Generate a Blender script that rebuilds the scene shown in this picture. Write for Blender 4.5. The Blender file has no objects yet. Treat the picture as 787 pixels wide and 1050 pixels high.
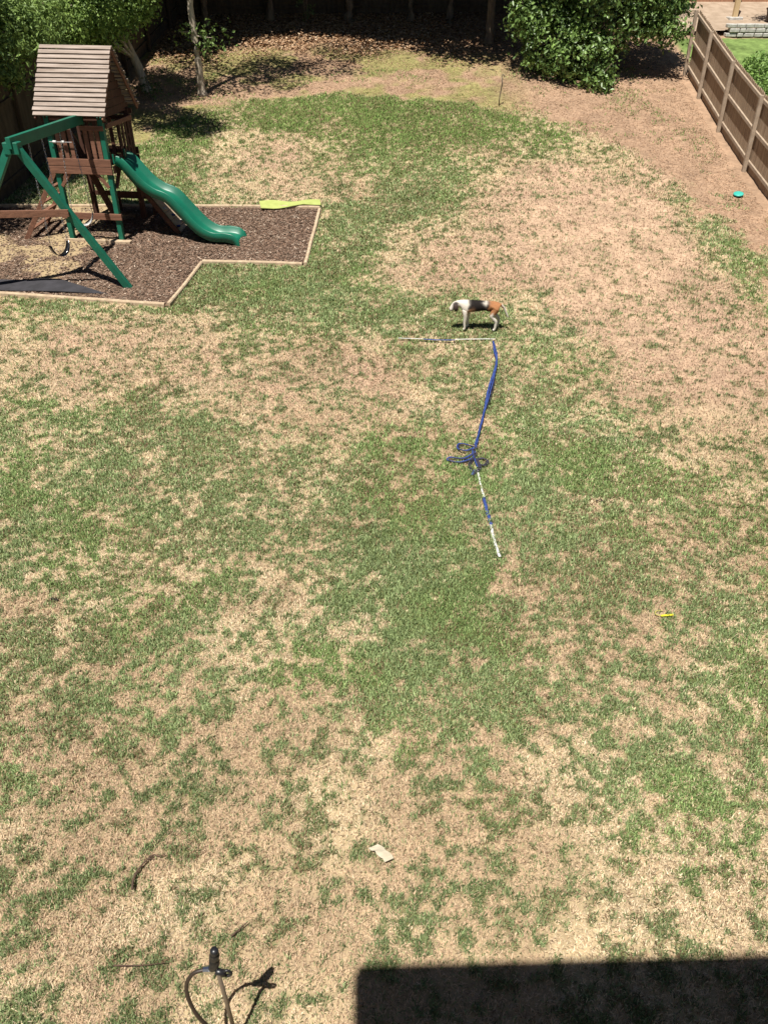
import bpy, bmesh, math, random
import numpy as np
from mathutils import Vector, Matrix
random.seed(7); RNG = np.random.default_rng(7)
R = math.radians
scn = bpy.context.scene
# ------------------------------------------------------------------ camera, sky, sun, exposure
CAMZ = 5.6; PITCH = R(35.0); FPX = 808.0
cam = bpy.data.cameras.new('camera'); camo = bpy.data.objects.new('camera', cam)
scn.collection.objects.link(camo); scn.camera = camo
camo.location = (0, 0, CAMZ); camo.rotation_euler = (R(90) - PITCH, 0, 0)
cam.sensor_fit = 'VERTICAL'; cam.sensor_height = 24; cam.sensor_width = 18
cam.lens = 24 * FPX / 1050; cam.clip_end = 2000; cam.clip_start = 0.05
SUN_EL = 68.0; SUN_AZ = 25.0          # shadows fall towards +Y turned 25 deg to +X
w = bpy.data.worlds.new('World'); scn.world = w; w.use_nodes = True
nt = w.node_tree; nt.nodes.clear()
sky = nt.nodes.new('ShaderNodeTexSky'); sky.sky_type = 'NISHITA'; sky.sun_disc = False
sky.sun_elevation = R(SUN_EL); sky.sun_rotation = R(180 + SUN_AZ)
sky.air_density = 0.5; sky.dust_density = 0.3; sky.ozone_density = 1.0
bg = nt.nodes.new('ShaderNodeBackground'); bg.inputs[1].default_value = 0.05
wo = nt.nodes.new('ShaderNodeOutputWorld')
nt.links.new(sky.outputs[0], bg.inputs[0]); nt.links.new(bg.outputs[0], wo.inputs[0])
sun = bpy.data.lights.new('sun', 'SUN'); suno = bpy.data.objects.new('sun', sun)
scn.collection.objects.link(suno)
sun.energy = 5.0; sun.angle = R(0.5); sun.color = (1.0, 0.955, 0.88)
sd = Vector((math.sin(R(SUN_AZ)) * math.cos(R(SUN_EL)), math.cos(R(SUN_AZ)) * math.cos(R(SUN_EL)), -math.sin(R(SUN_EL))))
suno.rotation_euler = sd.to_track_quat('-Z', 'Y').to_euler()
scn.view_settings.view_transform = 'Standard'; scn.view_settings.look = 'None'
scn.view_settings.gamma = 1; scn.view_settings.use_curve_mapping = False
scn.view_settings.exposure = 0.56
# ------------------------------------------------------------------ helpers
COL = scn.collection
cp, sp_ = math.cos(PITCH), math.sin(PITCH)
def gz(x, y):
    y = np.asarray(y, dtype=float)
    z = np.where(y < 10, 0, np.where(y < 26, .0069 * (y - 10) ** 2, .0069 * 256 + .2208 * (y - 26)))
    z = np.where(y > 36, .0069 * 256 + 2.208 + .35 * (1 - np.exp(-(y - 36) * .6)), z)
    return z
def gzf(x, y): return float(gz(x, y))
def px2g(x, y, h=0.0):
    """ground point seen at photo pixel x,y (used once to lay the plan out)"""
    a = x - 393.5; b = y - 525
    d = np.array([a, FPX * cp - b * sp_, -FPX * sp_ - b * cp]); d = d / d[1]
    lo, hi = .5, 60.
    for _ in range(40):
        m = (lo + hi) / 2
        if CAMZ + d[2] * m > gzf(0, m) + h: lo = m
        else: hi = m
    return Vector((d[0] * lo, lo, CAMZ + d[2] * lo))
TAB = RNG.random((256, 256))
def vnoise(x, y):
    xi = np.floor(x).astype(int); yi = np.floor(y).astype(int)
    fx = x - xi; fy = y - yi; fx = fx * fx * (3 - 2 * fx); fy = fy * fy * (3 - 2 * fy)
    a = TAB[xi & 255, yi & 255]; b = TAB[(xi + 1) & 255, yi & 255]
    c = TAB[xi & 255, (yi + 1) & 255]; d = TAB[(xi + 1) & 255, (yi + 1) & 255]
    return (a * (1 - fx) + b * fx) * (1 - fy) + (c * (1 - fx) + d * fx) * fy
def fbm(x, y, wl, wt, off=0.0):
    s = 0; t = 0
    for i, (l, a) in enumerate(zip(wl, wt)):
        an = 0.7 + i * 1.13; c, s_ = math.cos(an), math.sin(an)
        s = s + a * vnoise((x * c - y * s_) / l + 17.3 * i + off, (x * s_ + y * c) / l + 41.7 * i - off); t += a
    return s / t
def sstep(a, b, v):
    t = np.clip((v - a) / (b - a), 0, 1); return t * t * (3 - 2 * t)
def link(o): COL.objects.link(o); return o
def tag(o, label=None, cat=None, group=None, kind=None):
    if label: o['label'] = label
    if cat: o['category'] = cat
    if group: o['group'] = group
    if kind: o['kind'] = kind
    return o
def empty(name, loc=(0, 0, 0), rz=0, **k):
    o = bpy.data.objects.new(name, None); link(o); o.location = loc; o.rotation_euler = (0, 0, rz)
    o.empty_display_size = .1
    return tag(o, **k)
def np_mesh(name, V, Fc, mat, parent=None, col=None, smooth=False):
    me = bpy.data.meshes.new(name); n, k = len(Fc), Fc.shape[1]
    me.vertices.add(len(V)); me.vertices.foreach_set('co', np.ascontiguousarray(V, dtype=np.float32).ravel())
    me.loops.add(n * k); me.loops.foreach_set('vertex_index', np.ascontiguousarray(Fc, dtype=np.int32).ravel())
    me.polygons.add(n); me.polygons.foreach_set('loop_start', np.arange(0, n * k, k, dtype=np.int32))
    me.update(calc_edges=True)
    if col is not None:
        at = me.color_attributes.new('Col', 'FLOAT_COLOR', 'POINT')
        c4 = np.ones((len(V), 4), dtype=np.float32); c4[:, :3] = col; at.data.foreach_set('color', c4.ravel())
    if smooth: me.polygons.foreach_set('use_smooth', np.ones(n, dtype=bool))
    me.materials.append(mat)
    o = link(bpy.data.objects.new(name, me))
    if parent: o.parent = parent
    return o
def finish(name, bm, mat, parent=None, smooth=False, bevel=0):
    if bevel: bmesh.ops.bevel(bm, geom=bm.edges[:], offset=bevel, segments=1, affect='EDGES', clamp_overlap=True)
    me = bpy.data.meshes.new(name); bm.normal_update(); bm.to_mesh(me); bm.free()
    me.materials.append(mat)
    if smooth:
        for p in me.polygons: p.use_smooth = True
    o = link(bpy.data.objects.new(name, me))
    if parent: o.parent = parent
    return o
def box(bm, c, s, rot=None):
    m = Matrix.Translation(Vector(c))
    if rot is not None: m = m @ rot.to_4x4()
    m = m @ Matrix.Diagonal((s[0], s[1], s[2], 1))
    bmesh.ops.create_cube(bm, size=1, matrix=m)
def beam(bm, a, b, wd, th, up=(0, 0, 1)):
    """bar from a to b, wd across, th along 'up'"""
    a = Vector(a); b = Vector(b); d = b - a; L = d.length; d.normalize()
    u = Vector(up); x = d.cross(u)
    if x.length < 1e-4: x = d.cross(Vector((1, 0, 0)))
    x.normalize(); u = x.cross(d).normalized()
    m = Matrix((x, d, u)).transposed()
    box(bm, (a + b) / 2, (wd, L, th), m)
def tube(bm, pts, rad, seg=8, cap=True, flat=None):
    pts = [Vector(p) for p in pts]; n = len(pts)
    if not hasattr(rad, '__len__'): rad = [rad] * n
    rings = []; ref = Vector((0, 0, 1))
    for i, p in enumerate(pts):
        t = (pts[min(i + 1, n - 1)] - pts[max(i - 1, 0)]).normalized()
        x = t.cross(ref)
        if x.length < .05: x = t.cross(Vector((0, 1, 0)))
        x.normalize(); y = x.cross(t).normalized()
        fl = flat or 1
        rings.append([bm.verts.new(p + (x * math.cos(a) + y * math.sin(a) * fl) * rad[i]) for a in [2 * math.pi * k / seg for k in range(seg)]])
    for i in range(n - 1):
        for k in range(seg):
            bm.faces.new((rings[i][k], rings[i][(k + 1) % seg], rings[i + 1][(k + 1) % seg], rings[i + 1][k]))
    if cap:
        bm.faces.new(rings[0][::-1]); bm.faces.new(rings[-1])
def spline(pts, n=6):
    P = [Vector(p) for p in pts]; out = []
    for i in range(len(P) - 1):
        a = P[max(i - 1, 0)]; b = P[i]; c = P[i + 1]; d = P[min(i + 2, len(P) - 1)]
        for k in range(n):
            t = k / n
            out.append(.5 * ((2 * b) + (c - a) * t + (2 * a - 5 * b + 4 * c - d) * t * t + (3 * b - a - 3 * c + d) * t ** 3))
    out.append(P[-1]); return out
# ------------------------------------------------------------------ materials
def M(name, c1, c2=None, rough=.8, scale=(6, 6, 6), bump=0.0, detail=5, spec=.3, coat=0, metal=0, dark=None):
    m = bpy.data.materials.new(name); m.use_nodes = True; t = m.node_tree; b = t.nodes['Principled BSDF']
    b.inputs['Roughness'].default_value = rough; b.inputs['Specular IOR Level'].default_value = spec
    b.inputs['Metallic'].default_value = metal; b.inputs['Coat Weight'].default_value = coat
    c2 = c2 or tuple(v * .75 for v in c1)
    tc = t.nodes.new('ShaderNodeTexCoord'); mp = t.nodes.new('ShaderNodeMapping'); mp.inputs['Scale'].default_value = scale
    nz = t.nodes.new('ShaderNodeTexNoise'); nz.inputs['Scale'].default_value = 1; nz.inputs['Detail'].default_value = detail
    nz.inputs['Roughness'].default_value = .65
    rp = t.nodes.new('ShaderNodeValToRGB'); rp.color_ramp.elements[0].position = .32; rp.color_ramp.elements[1].position = .68
    rp.color_ramp.elements[0].color = (*c2, 1); rp.color_ramp.elements[1].color = (*c1, 1)
    t.links.new(tc.outputs['Object'], mp.inputs[0]); t.links.new(mp.outputs[0], nz.inputs[0]); t.links.new(nz.outputs[0], rp.inputs[0])
    t.links.new(rp.outputs[0], b.inputs['Base Color'])
    if bump:
        bp = t.nodes.new('ShaderNodeBump'); bp.inputs['Strength'].default_value = bump; bp.inputs['Distance'].default_value = .01
        t.links.new(nz.outputs[0], bp.inputs['Height']); t.links.new(bp.outputs[0], b.inputs['Normal'])
    return m
def MV(name, rough=.8, trans=0.0, spec=.2, nscale=0, namp=.25, bump=0):
    """colour carried by the mesh; optional fine noise and leaf translucency"""
    m = bpy.data.materials.new(name); m.use_nodes = True; t = m.node_tree; b = t.nodes['Principled BSDF']
    b.inputs['Roughness'].default_value = rough; b.inputs['Specular IOR Level'].default_value = spec
    at = t.nodes.new('ShaderNodeAttribute'); at.attribute_name = 'Col'; src = at.outputs['Color']
    if nscale:
        tc = t.nodes.new('ShaderNodeTexCoord')
        nz = t.nodes.new('ShaderNodeTexNoise'); nz.inputs['Scale'].default_value = nscale; nz.inputs['Detail'].default_value = 6; nz.inputs['Roughness'].default_value = .75
        t.links.new(tc.outputs['Object'], nz.inputs[0])
        mr = t.nodes.new('ShaderNodeMapRange'); mr.inputs[1].default_value = .3; mr.inputs[2].default_value = .7
        mr.inputs[3].default_value = 1 - namp; mr.inputs[4].default_value = 1 + namp
        t.links.new(nz.outputs[0], mr.inputs[0])
        vm = t.nodes.new('ShaderNodeVectorMath'); vm.operation = 'SCALE'
        t.links.new(src, vm.inputs[0]); t.links.new(mr.outputs[0], vm.inputs['Scale']); src = vm.outputs[0]
        if bump:
            bp = t.nodes.new('ShaderNodeBump'); bp.inputs['Strength'].default_value = bump; bp.inputs['Distance'].default_value = .02
            t.links.new(nz.outputs[0], bp.inputs['Height']); t.links.new(bp.outputs[0], b.inputs['Normal'])
    t.links.new(src, b.inputs['Base Color'])
    if trans:
        tr = t.nodes.new('ShaderNodeBsdfTranslucent'); mx = t.nodes.new('ShaderNodeMixShader'); mx.inputs[0].default_value = trans
        t.links.new(src, tr.inputs[0]); t.links.new(b.outputs[0], mx.inputs[1]); t.links.new(tr.outputs[0], mx.inputs[2])
        t.links.new(mx.outputs[0], t.nodes['Material Output'].inputs[0])
    return m
m_ground = MV('ground_turf', .95, nscale=9, namp=.22, bump=.5, spec=.1)
m_blade = MV('grass_blades', .7, trans=.15, spec=.15)
m_chip = MV('wood_chips', .9, spec=.1)
m_leaf = MV('foliage', .5, trans=.22, spec=.3)
m_gloss = MV('glossy_foliage', .38, trans=.15, spec=.45)
m_bark = M('bark', (.23, .18, .13), (.09, .065, .045), .95, (14, 14, 3), .8)
m_palebark = M('pale_bark', (.60, .52, .41), (.34, .28, .21), .9, (16, 16, 4), .6)
m_greenpaint = M('green_coated_timber', (.012, .155, .095), (.010, .115, .070), .5, (5, 5, 5), .05, spec=.4)
m_slide = M('green_slide_plastic', (.008, .155, .09), (.007, .11, .066), .38, (3, 3, 3), 0, spec=.5)
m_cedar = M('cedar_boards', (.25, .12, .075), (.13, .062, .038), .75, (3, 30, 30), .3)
m_cedardark = M('dark_brown_boards', (.10, .045, .028), (.05, .022, .015), .75, (20, 20, 4), .3)  # darker brown than the cedar, mostly on rear and inner boards
m_roof = M('weathered_roof_slats', (.42, .345, .295), (.22, .17, .135), .9, (1.6, 17, 17), .4)
m_timber = M('landscape_timber', (.56, .44, .30), (.36, .26, .17), .9, (8, 8, 8), .4)
m_fence = M('weathered_fence_boards', (.40, .30, .205), (.24, .165, .11), .9, (9, 9, 1.6), .4)
m_fencerail = M('fence_rails', (.42, .335, .25), (.28, .21, .15), .9, (6, 6, 6), .3)
m_darkfence = M('dark_fence_boards', (.115, .085, .058), (.055, .04, .028), .95, (9, 9, 1.6), .4)  # darker brown boards for the left and back fences
m_redfence = M('reddish_fence_boards', (.42, .22, .13), (.32, .16, .09), .85, (9, 9, 1.5), .3)
m_stone = M('pale_stone', (.56, .54, .50), (.33, .31, .28), .9, (8, 8, 8), .8)
m_chain = M('galvanised_chain', (.5, .5, .5), (.35, .35, .35), .4, metal=.8)
m_black = M('black_plastic', (.012, .012, .014), (.02, .02, .022), .35, spec=.5)
m_white = M('white_strap', (.72, .71, .68), (.5, .49, .46), .7, (20, 20, 20))
m_blue = M('blue_strap', (.045, .085, .30), (.022, .036, .14), .7, (20, 20, 20))
m_cord = M('dark_cord', (.05, .045, .07), (.02, .02, .03), .8)
m_fabric = M('black_fabric', (.05, .048, .055), (.028, .027, .03), .8, (4, 4, 4), .5)
m_lime = M('lime_foam', (.42, .47, .15), (.34, .39, .11), .6)
m_siding = M('house_siding', (.55, .52, .45), (.5, .47, .41), .7, (1, 1, 12))
m_shingle = M('roof_shingles', (.10, .09, .085), (.06, .055, .05), .95, (6, 6, 6), .6)
m_hose = M('brown_hose', (.045, .03, .022), (.03, .02, .015), .45, spec=.5)
m_pole = M('metal_pole', (.22, .17, .12), (.14, .11, .08), .5, (20, 20, 5), metal=.3)
m_steel = M('bright_steel', (.7, .7, .7), (.55, .55, .55), .25, metal=1)
# ------------------------------------------------------------------ ground
LAWN = [px2g(*p) for p in [(-120, 175), (60, 150), (120, 150), (170, 128), (205, 114), (250, 104), (320, 98), (393, 96), (470, 101), (540, 115), (600, 133), (655, 158), (705, 195), (738, 232), (770, 275), (800, 320), (870, 420), (1100, 700)]]
LAWNP = np.array([(p.x, p.y) for p in LAWN] + [(14, -4), (-14, -4), (-16, 20)])
BEDP = np.array([(px2g(*p).x, px2g(*p).y) for p in [(328, 215), (313, 273), (208, 270.5), (173, 315), (0, 303), (-140, 292), (-90, 213)]])
def sdist(x, y, P):
    """signed distance to polygon, positive inside"""
    best = np.full(x.shape, 1e9); ins = np.zeros(x.shape, bool); n = len(P)
    for i in range(n):
        ax, ay = P[i]; bx, by = P[(i + 1) % n]; dx, dy = bx - ax, by - ay
        t = np.clip(((x - ax) * dx + (y - ay) * dy) / (dx * dx + dy * dy), 0, 1)
        best = np.minimum(best, np.hypot(x - ax - t * dx, y - ay - t * dy))
        if ay != by: ins ^= ((ay > y) != (by > y)) & (x < (bx - ax) * (y - ay) / (by - ay) + ax)
    return np.where(ins, best, -best)
ANCH = [(393, 115, .97), (300, 120, .85), (480, 125, .9), (560, 150, .55), (180, 140, .8), (235, 160, .3), (290, 150, .12), (265, 165, .15), (250, 185, .3), (300, 190, .2), (350, 195, .35),
 (200, 180, .6), (170, 190, .75), (340, 150, .42), (400, 150, .8), (400, 185, .55), (450, 180, .6), (380, 230, .68), (345, 260, .75), (430, 210, .7), (500, 165, .4),
 (530, 190, .12), (510, 220, .16), (580, 175, .08), (620, 210, .05), (660, 220, .03), (600, 250, .04), (560, 240, .05), (640, 280, .05), (690, 260, .06), (440, 255, .16), (420, 275, .2),
 (490, 270, .1), (520, 290, .14), (600, 300, .07), (670, 320, .12), (700, 190, .3), (722, 212, .5), (752, 252, .62), (785, 295, .75), (740, 320, .13), (700, 350, .1), (740, 290, .15), (670, 180, .12), (630, 165, .25), (570, 330, .15),
 (240, 300, .82), (330, 310, .75), (420, 315, .7), (480, 325, .8), (540, 320, .4), (560, 360, .6), (600, 370, .4), (640, 350, .1), (200, 290, .85), (60, 318, .5), (20, 325, .45),
 (20, 360, .3), (70, 350, .15), (120, 355, .17), (180, 350, .25), (100, 385, .2), (200, 375, .2), (280, 370, .25), (280, 405, .18), (360, 385, .16), (400, 412, .2), (340, 420, .25), (450, 380, .45),
 (480, 420, .35), (540, 400, .62), (600, 420, .48), (560, 440, .6), (660, 400, .1), (720, 420, .1), (770, 380, .1), (690, 450, .2), (760, 460, .2), (620, 400, .25), (730, 370, .1),
 (20, 430, .5), (100, 440, .6), (200, 450, .66), (320, 460, .5), (420, 470, .68), (520, 480, .72), (620, 480, .68), (700, 500, .58),
 (20, 520, .68), (120, 530, .6), (240, 530, .64), (380, 540, .74), (480, 560, .68), (600, 540, .66), (700, 560, .42), (770, 540, .4),
 (60, 610, .42), (160, 620, .45), (290, 600, .38), (390, 630, .75), (460, 640, .76), (560, 620, .42), (640, 600, .6), (680, 680, .3), (770, 640, .55),
 (10, 680, .5), (100, 690, .38), (200, 700, .42), (320, 700, .45), (420, 710, .72), (530, 700, .5), (600, 700, .42), (720, 720, .6), (770, 700, .62),
 (10, 780, .55), (60, 740, .3), (140, 740, .45), (220, 780, .22), (320, 780, .25), (420, 770, .5), (500, 760, .55), (560, 790, .3), (650, 780, .5), (740, 780, .55),
 (50, 840, .25), (120, 830, .2), (220, 850, .15), (330, 850, .1), (430, 840, .2), (520, 840, .22), (600, 830, .35), (690, 850, .45), (770, 860, .45),
 (30, 910, .3), (100, 920, .28), (200, 920, .2), (300, 930, .13), (400, 930, .22), (480, 920, .15), (570, 930, .1), (660, 930, .14), (760, 930, .2),
 (20, 980, .35), (100, 990, .22), (200, 990, .12), (300, 990, .12), (420, 980, .1), (560, 975, .08), (700, 965, .12), (60, 1040, .2), (250, 1040, .15), (400, 1040, .2), (600, 1040, .3)]
AN = np.array([(px2g(a, b).x, px2g(a, b).y, c) for a, b, c in ANCH])
_t = RNG.random((2, 60000)) * 40
WL = (.9, .36, .16, .08, .042); WT = (.26, .45, .9, 1.15, 1.1)
_s = np.sort(fbm(_t[0], _t[1], WL, WT)); _u = np.linspace(0, 1, len(_s))
def fields(x, y):
    """greenness probability G, green mask m, lawn blend Lw for plan positions"""
    num = np.zeros_like(x); den = np.zeros_like(x)
    wx = x + .35 * (fbm(x, y, (.9, .4), (1, .6), 5) - .5) * 2; wy = y + .5 * (fbm(x, y, (.9, .4), (1, .6), 9) - .5) * 2
    for ax, ay, g in AN:
        s = .25 + .035 * ay
        w_ = 1 / (((wx - ax) / s) ** 2 + ((wy - ay) / (s * 1.5)) ** 2 + .25) ** 2.2
        num += w_ * g; den += w_
    G = num / den; G = G ** (1 - .42 * sstep(3.2, 5.5, y) * sstep(.36, .55, G))
    sd_ = sdist(x, y, LAWNP) + (fbm(x, y, (1.4, .5, .2), (1, .8, .6), 31) - .5) * 1.5
    Lw = sstep(-.25, .25, sd_)
    u = np.interp(fbm(x, y, WL, WT), _s, _u)
    m = sstep(-.30, .26, u - (1 - G))
    return G, m * Lw, Lw
def ground_color(x, y, fine=True):
    G, m, Lw = fields(x, y)
    n1 = fbm(x, y, (1.6, .6, .2), (1, .8, .5), 77)[:, None]; n2 = fbm(x, y, (.5, .17, .08), (1, 1, .8), 13)[:, None]
    straw = np.array([.60, .47, .285]); soil = np.array([.43, .285, .20]); red = np.array([.42, .29, .185])
    n3 = sstep(.5, .72, fbm(x, y, (2.2, .8, .3), (1, .8, .5), 55))[:, None]
    bare = sstep(.34, .12, G)[:, None] * sstep(9, 12, y)[:, None]
    dry = straw * (1 - n3 * .45) + red * n3 * .45
    dry = dry * (1 - bare * .75) + soil * bare * .75
    dry = dry * (.55 + .40 * n2) * (1 + .25 * bare) * (1 - .12 * sstep(9, 5, y)[:, None])  # dry base darkened: shade between the blades put into the colour
    gr = np.array([.12, .130, .048]) * (.75 + .5 * n2) * (1 - .25 * n1)  # dark green base, shade under the blades put into its colour too
    lawn = dry * (1 - m[:, None]) + gr * m[:, None]
    # pine straw and leaf litter outside the lawn
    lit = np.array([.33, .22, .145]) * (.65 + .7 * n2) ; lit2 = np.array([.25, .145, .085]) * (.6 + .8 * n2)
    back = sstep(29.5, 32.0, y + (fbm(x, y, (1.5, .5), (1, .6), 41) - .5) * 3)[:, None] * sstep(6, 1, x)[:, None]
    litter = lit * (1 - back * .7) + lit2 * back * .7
    moss = (sstep(.40, .58, fbm(x, y, (1.8, .7, .3), (1, .8, .6), 91)) * sstep(33, 31, y) * sstep(5, 3, x))[:, None]
    litter = litter * (1 - moss * .75) + np.array([.20, .205, .065]) * (.5 + 1.0 * n2) * moss * .75
    nb = sstep(10.2, 10.5, x)[:, None] * sstep(33.0, 32.9, y)[:, None]
    litter = litter * (1 - nb) + np.array([.14, .20, .06]) * (.35 + 1.3 * n2) * nb
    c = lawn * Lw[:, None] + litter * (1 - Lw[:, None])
    return np.clip(c, 0, 1), G, m, Lw
def axis(a, b, fa, fb, st, far):
    mid = np.arange(fa, fb + 1e-6, st)
    def grow(s, e):
        o = []; v = s; h = st
        while abs(v - s) < abs(e - s): h *= 1.35; v += h if e > s else -h; o.append(v)
        return o
    return np.array(grow(fa, -far)[::-1] + list(mid) + grow(fb, far))
gx = axis(0, 0, -11.5, 13.5, .055, 450); gy = axis(0, 0, 1.2, 36.5, .055, 600)
X, Y = np.meshgrid(gx, gy); xf, yf = X.ravel(), Y.ravel()
near = (np.abs(xf - 1) < 16) & (yf > -2) & (yf < 40)
gc = np.tile(np.array([.17, .19, .08]), (len(xf), 1)); gcn, _, gm, gl = ground_color(xf[near], yf[near]); gc[near] = gcn
Zg = gz(xf, yf)
bumpz = np.zeros(len(xf)); bumpz[near] = (fbm(xf[near], yf[near], (.35, .15, .07), (1, .8, .5), 3) - .5) * .055 + gm * .015
Zg = Zg + bumpz + (fbm(xf, yf, (3.5, 1.6), (1, .5), 8) - .5) * .06 * near
nx, ny = len(gx), len(gy)
ii = (np.arange(ny - 1)[:, None] * nx + np.arange(nx - 1)[None]).ravel()
ground = np_mesh('ground', np.column_stack([xf, yf, Zg]), np.column_stack([ii, ii + 1, ii + nx + 1, ii + nx]), m_ground, col=gc, smooth=True)
tag(ground, kind='structure')
def gtop(x, y):
    return gz(x, y) + (fbm(x, y, (3.5, 1.6), (1, .5), 8) - .5) * .06
# ------------------------------------------------------------------ grass blades
def scatter(n, y0, y1, marg=1.6):
    yy = y0 + (y1 - y0) * RNG.random(n * 3)
    hw = 393.5 / FPX * (yy * cp + (CAMZ - gz(0, yy)) * sp_) + marg
    hm = 393.5 / FPX * (y1 * cp + CAMZ * sp_) + marg
    xx = (RNG.random(n * 3) * 2 - 1) * hm; k = np.abs(xx) < hw
    return xx[k][:n], yy[k][:n]
bx, by = [], []
for k_ in range(114):
    a = 1.5 + k_ * .25; b = a + .25; ym = a + .125
    area = .25 * 2 * (393.5 / FPX * (ym * cp + (CAMZ - gzf(0, ym)) * sp_) + 1.6)
    x_, y_ = scatter(int(area * 15500 * (6.2 / math.hypot(ym, CAMZ)) ** 1.95), a, b); bx.append(x_); by.append(y_)
bx = np.concatenate(bx); by = np.concatenate(by)
G, m, Lw = fields(bx, by); bed = sdist(bx, by, BEDP)
rr = RNG.random(len(bx))
isg = rr < .08 * (G > .12) + m * (.78 + .22 * sstep(.72, .9, G))
prob = np.where(isg, 1, .35 + .65 * sstep(.06, .3, G))
strayg = (fbm(bx, by, (1.2, .35, .12), (1, 1, .8), 73) > .60) & (RNG.random(len(bx)) < .4) & (by > 12) & (by < 31) & (bx < 9.2)
isg = isg | ((Lw <= .35) & strayg)
keep = ((Lw > .35) | strayg) & (bed < 0) & (RNG.random(len(bx)) < prob)
bx, by, G, m, isg = bx[keep], by[keep], G[keep], m[keep], isg[keep]; N = len(bx)
dist = np.hypot(by, CAMZ)
wd = np.clip(.0022 + .0006 * dist, .0045, .015) * (.7 + .6 * RNG.random(N))
ln = np.where(isg, .018 + .024 * RNG.random(N), .014 + .026 * RNG.random(N)) * (1 + dist * .022)
th = RNG.random(N) * 2 * np.pi
lean = np.where(isg, .35 + .75 * RNG.random(N), 1.45 - .9 * RNG.random(N) ** 1.8)
dx, dy = np.cos(th), np.sin(th); hz = np.sin(lean) * ln; vz = np.cos(lean) * ln * 1.15
z0 = gtop(bx, by) + (fbm(bx, by, (.35, .15, .07), (1, .8, .5), 3) - .5) * .055 + m * .015 - .002
p0 = np.column_stack([bx, by, z0]); side = np.column_stack([-dy, dx, np.zeros(N)]) * (wd / 2)[:, None]
mid_ = p0 + np.column_stack([dx * hz * .45, dy * hz * .45, vz * .7 + .004]); tip = p0 + np.column_stack([dx * hz, dy * hz, vz + .002])
V = np.stack([p0 - side, p0 + side, mid_ + side * .8, mid_ - side * .8, tip], 1).reshape(-1, 3)
b5 = np.arange(N) * 5
Fc = np.concatenate([np.column_stack([b5, b5 + 1, b5 + 2]), np.column_stack([b5, b5 + 2, b5 + 3]), np.column_stack([b5 + 3, b5 + 2, b5 + 4])])
v1 = RNG.random((N, 1)); v2 = RNG.random((N, 1))
big = fbm(bx, by, (2.5, 1.0), (1, .6), 66)[:, None]
gcol = np.array([.090, .140, .042]) * (1 - v1) + np.array([.37, .45, .215]) * v1
vivid = sstep(.5, .7, fbm(bx, by, (1.7, .6, .25), (1, .7, .4), 44))[:, None] * .4
vivid = np.maximum(vivid, sstep(21, 25, by)[:, None] * .9)
gcol = gcol * (1 - vivid) + (np.array([.085, .17, .035]) * (1 - v1) + np.array([.26, .39, .10]) * v1) * vivid
gcol = gcol * (.52 + 1.0 * v2) * (1.15 - .3 * big)
gcol = gcol * (.68 + .32 * sstep(.15, .55, G))[:, None]
brn = (RNG.random(N) < .24 * sstep(.42, .62, fbm(bx, by, (1.3, .4, .12), (1, .9, .7), 29)))[:, None]
gcol = np.where(brn, np.array([.22, .145, .085]) * (.7 + .6 * v2), gcol)
rd = (sstep(.44, .62, fbm(bx, by, (2.2, .8, .3), (1, .8, .5), 55)) * .6)[:, None]
scol = np.array([.76, .635, .44]) * (1 - v1) + np.array([.56, .40, .25]) * v1
scol = (scol * (1 - rd) + np.array([.46, .31, .20]) * rd) * (.50 + .82 * v2)
bz = (sstep(.34, .12, G) * sstep(9, 12, by) * .9)[:, None]
scol = scol * (1 - bz) + np.array([.45, .30, .215]) * (.6 + .6 * v2) * bz
scol = np.where(brn & (G < .8)[:, None] & (v1 > .5), np.array([.27, .18, .11]) * (.7 + .6 * v2), scol)
cb = np.where(isg[:, None], gcol, scol)
np_mesh_grass = np_mesh('lawn_grass', V, Fc, m_blade, col=np.repeat(cb, 5, 0))
tag(np_mesh_grass, 'patchy green and straw coloured turf covering the yard', 'grass', kind='stuff')
# ------------------------------------------------------------------ mulch bed and litter
def flakes(name, x, y, z, ln, wd, cols, mat, tilt=.35, curl=.0):
    n = len(x); th = RNG.random(n) * 2 * np.pi; dz = (RNG.random(n) - .5) * 2 * tilt; dz2 = (RNG.random(n) - .5) * 2 * tilt
    u = np.column_stack([np.cos(th), np.sin(th), dz]) * (ln / 2)[:, None]
    v = np.column_stack([-np.sin(th), np.cos(th), dz2]) * (wd / 2)[:, None]
    c = np.column_stack([x, y, z + .5 * np.abs(dz) * ln + .004])
    V = np.stack([c - u - v, c + u - v, c + u + v, c - u + v], 1).reshape(-1, 3); i = np.arange(n) * 4
    return np_mesh(name, V, np.column_stack([i, i + 1, i + 2, i + 3]), mat, col=np.repeat(cols, 4, 0))
bxg = np.arange(-11.2, -1.3, .07); byg = np.arange(14.2, 20.0, .07)
Xb, Yb = np.meshgrid(bxg, byg); xb, yb = Xb.ravel(), Yb.ravel(); ins = sdist(xb, yb, BEDP)
nn = fbm(xb, yb, (.5, .2, .1), (1, .8, .6), 21); pale = sstep(.48, .62, fbm(xb, yb, (1.5, .6, .25), (1, .8, .5), 61)) * sstep(-5.4, -6.6, xb) 
bc = np.array([.20, .125, .085]) * (.7 + .6 * nn[:, None]); bc = bc * (1 - .75 * pale[:, None]) + np.array([.40, .31, .175]) * .75 * pale[:, None]
idx = -np.ones(len(xb), int); quad = []
nbx = len(bxg)
inside = (ins > -.03).reshape(Xb.shape)
q = inside[:-1, :-1] & inside[1:, :-1] & inside[:-1, 1:] & inside[1:, 1:]
jj, kk = np.nonzero(q); base = jj * nbx + kk
Fb = np.column_stack([base, base + 1, base + nbx + 1, base + nbx]); used = np.unique(Fb); idx[used] = np.arange(len(used))
zb = gtop(xb, yb) + .045 + (nn - .5) * .05
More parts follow.
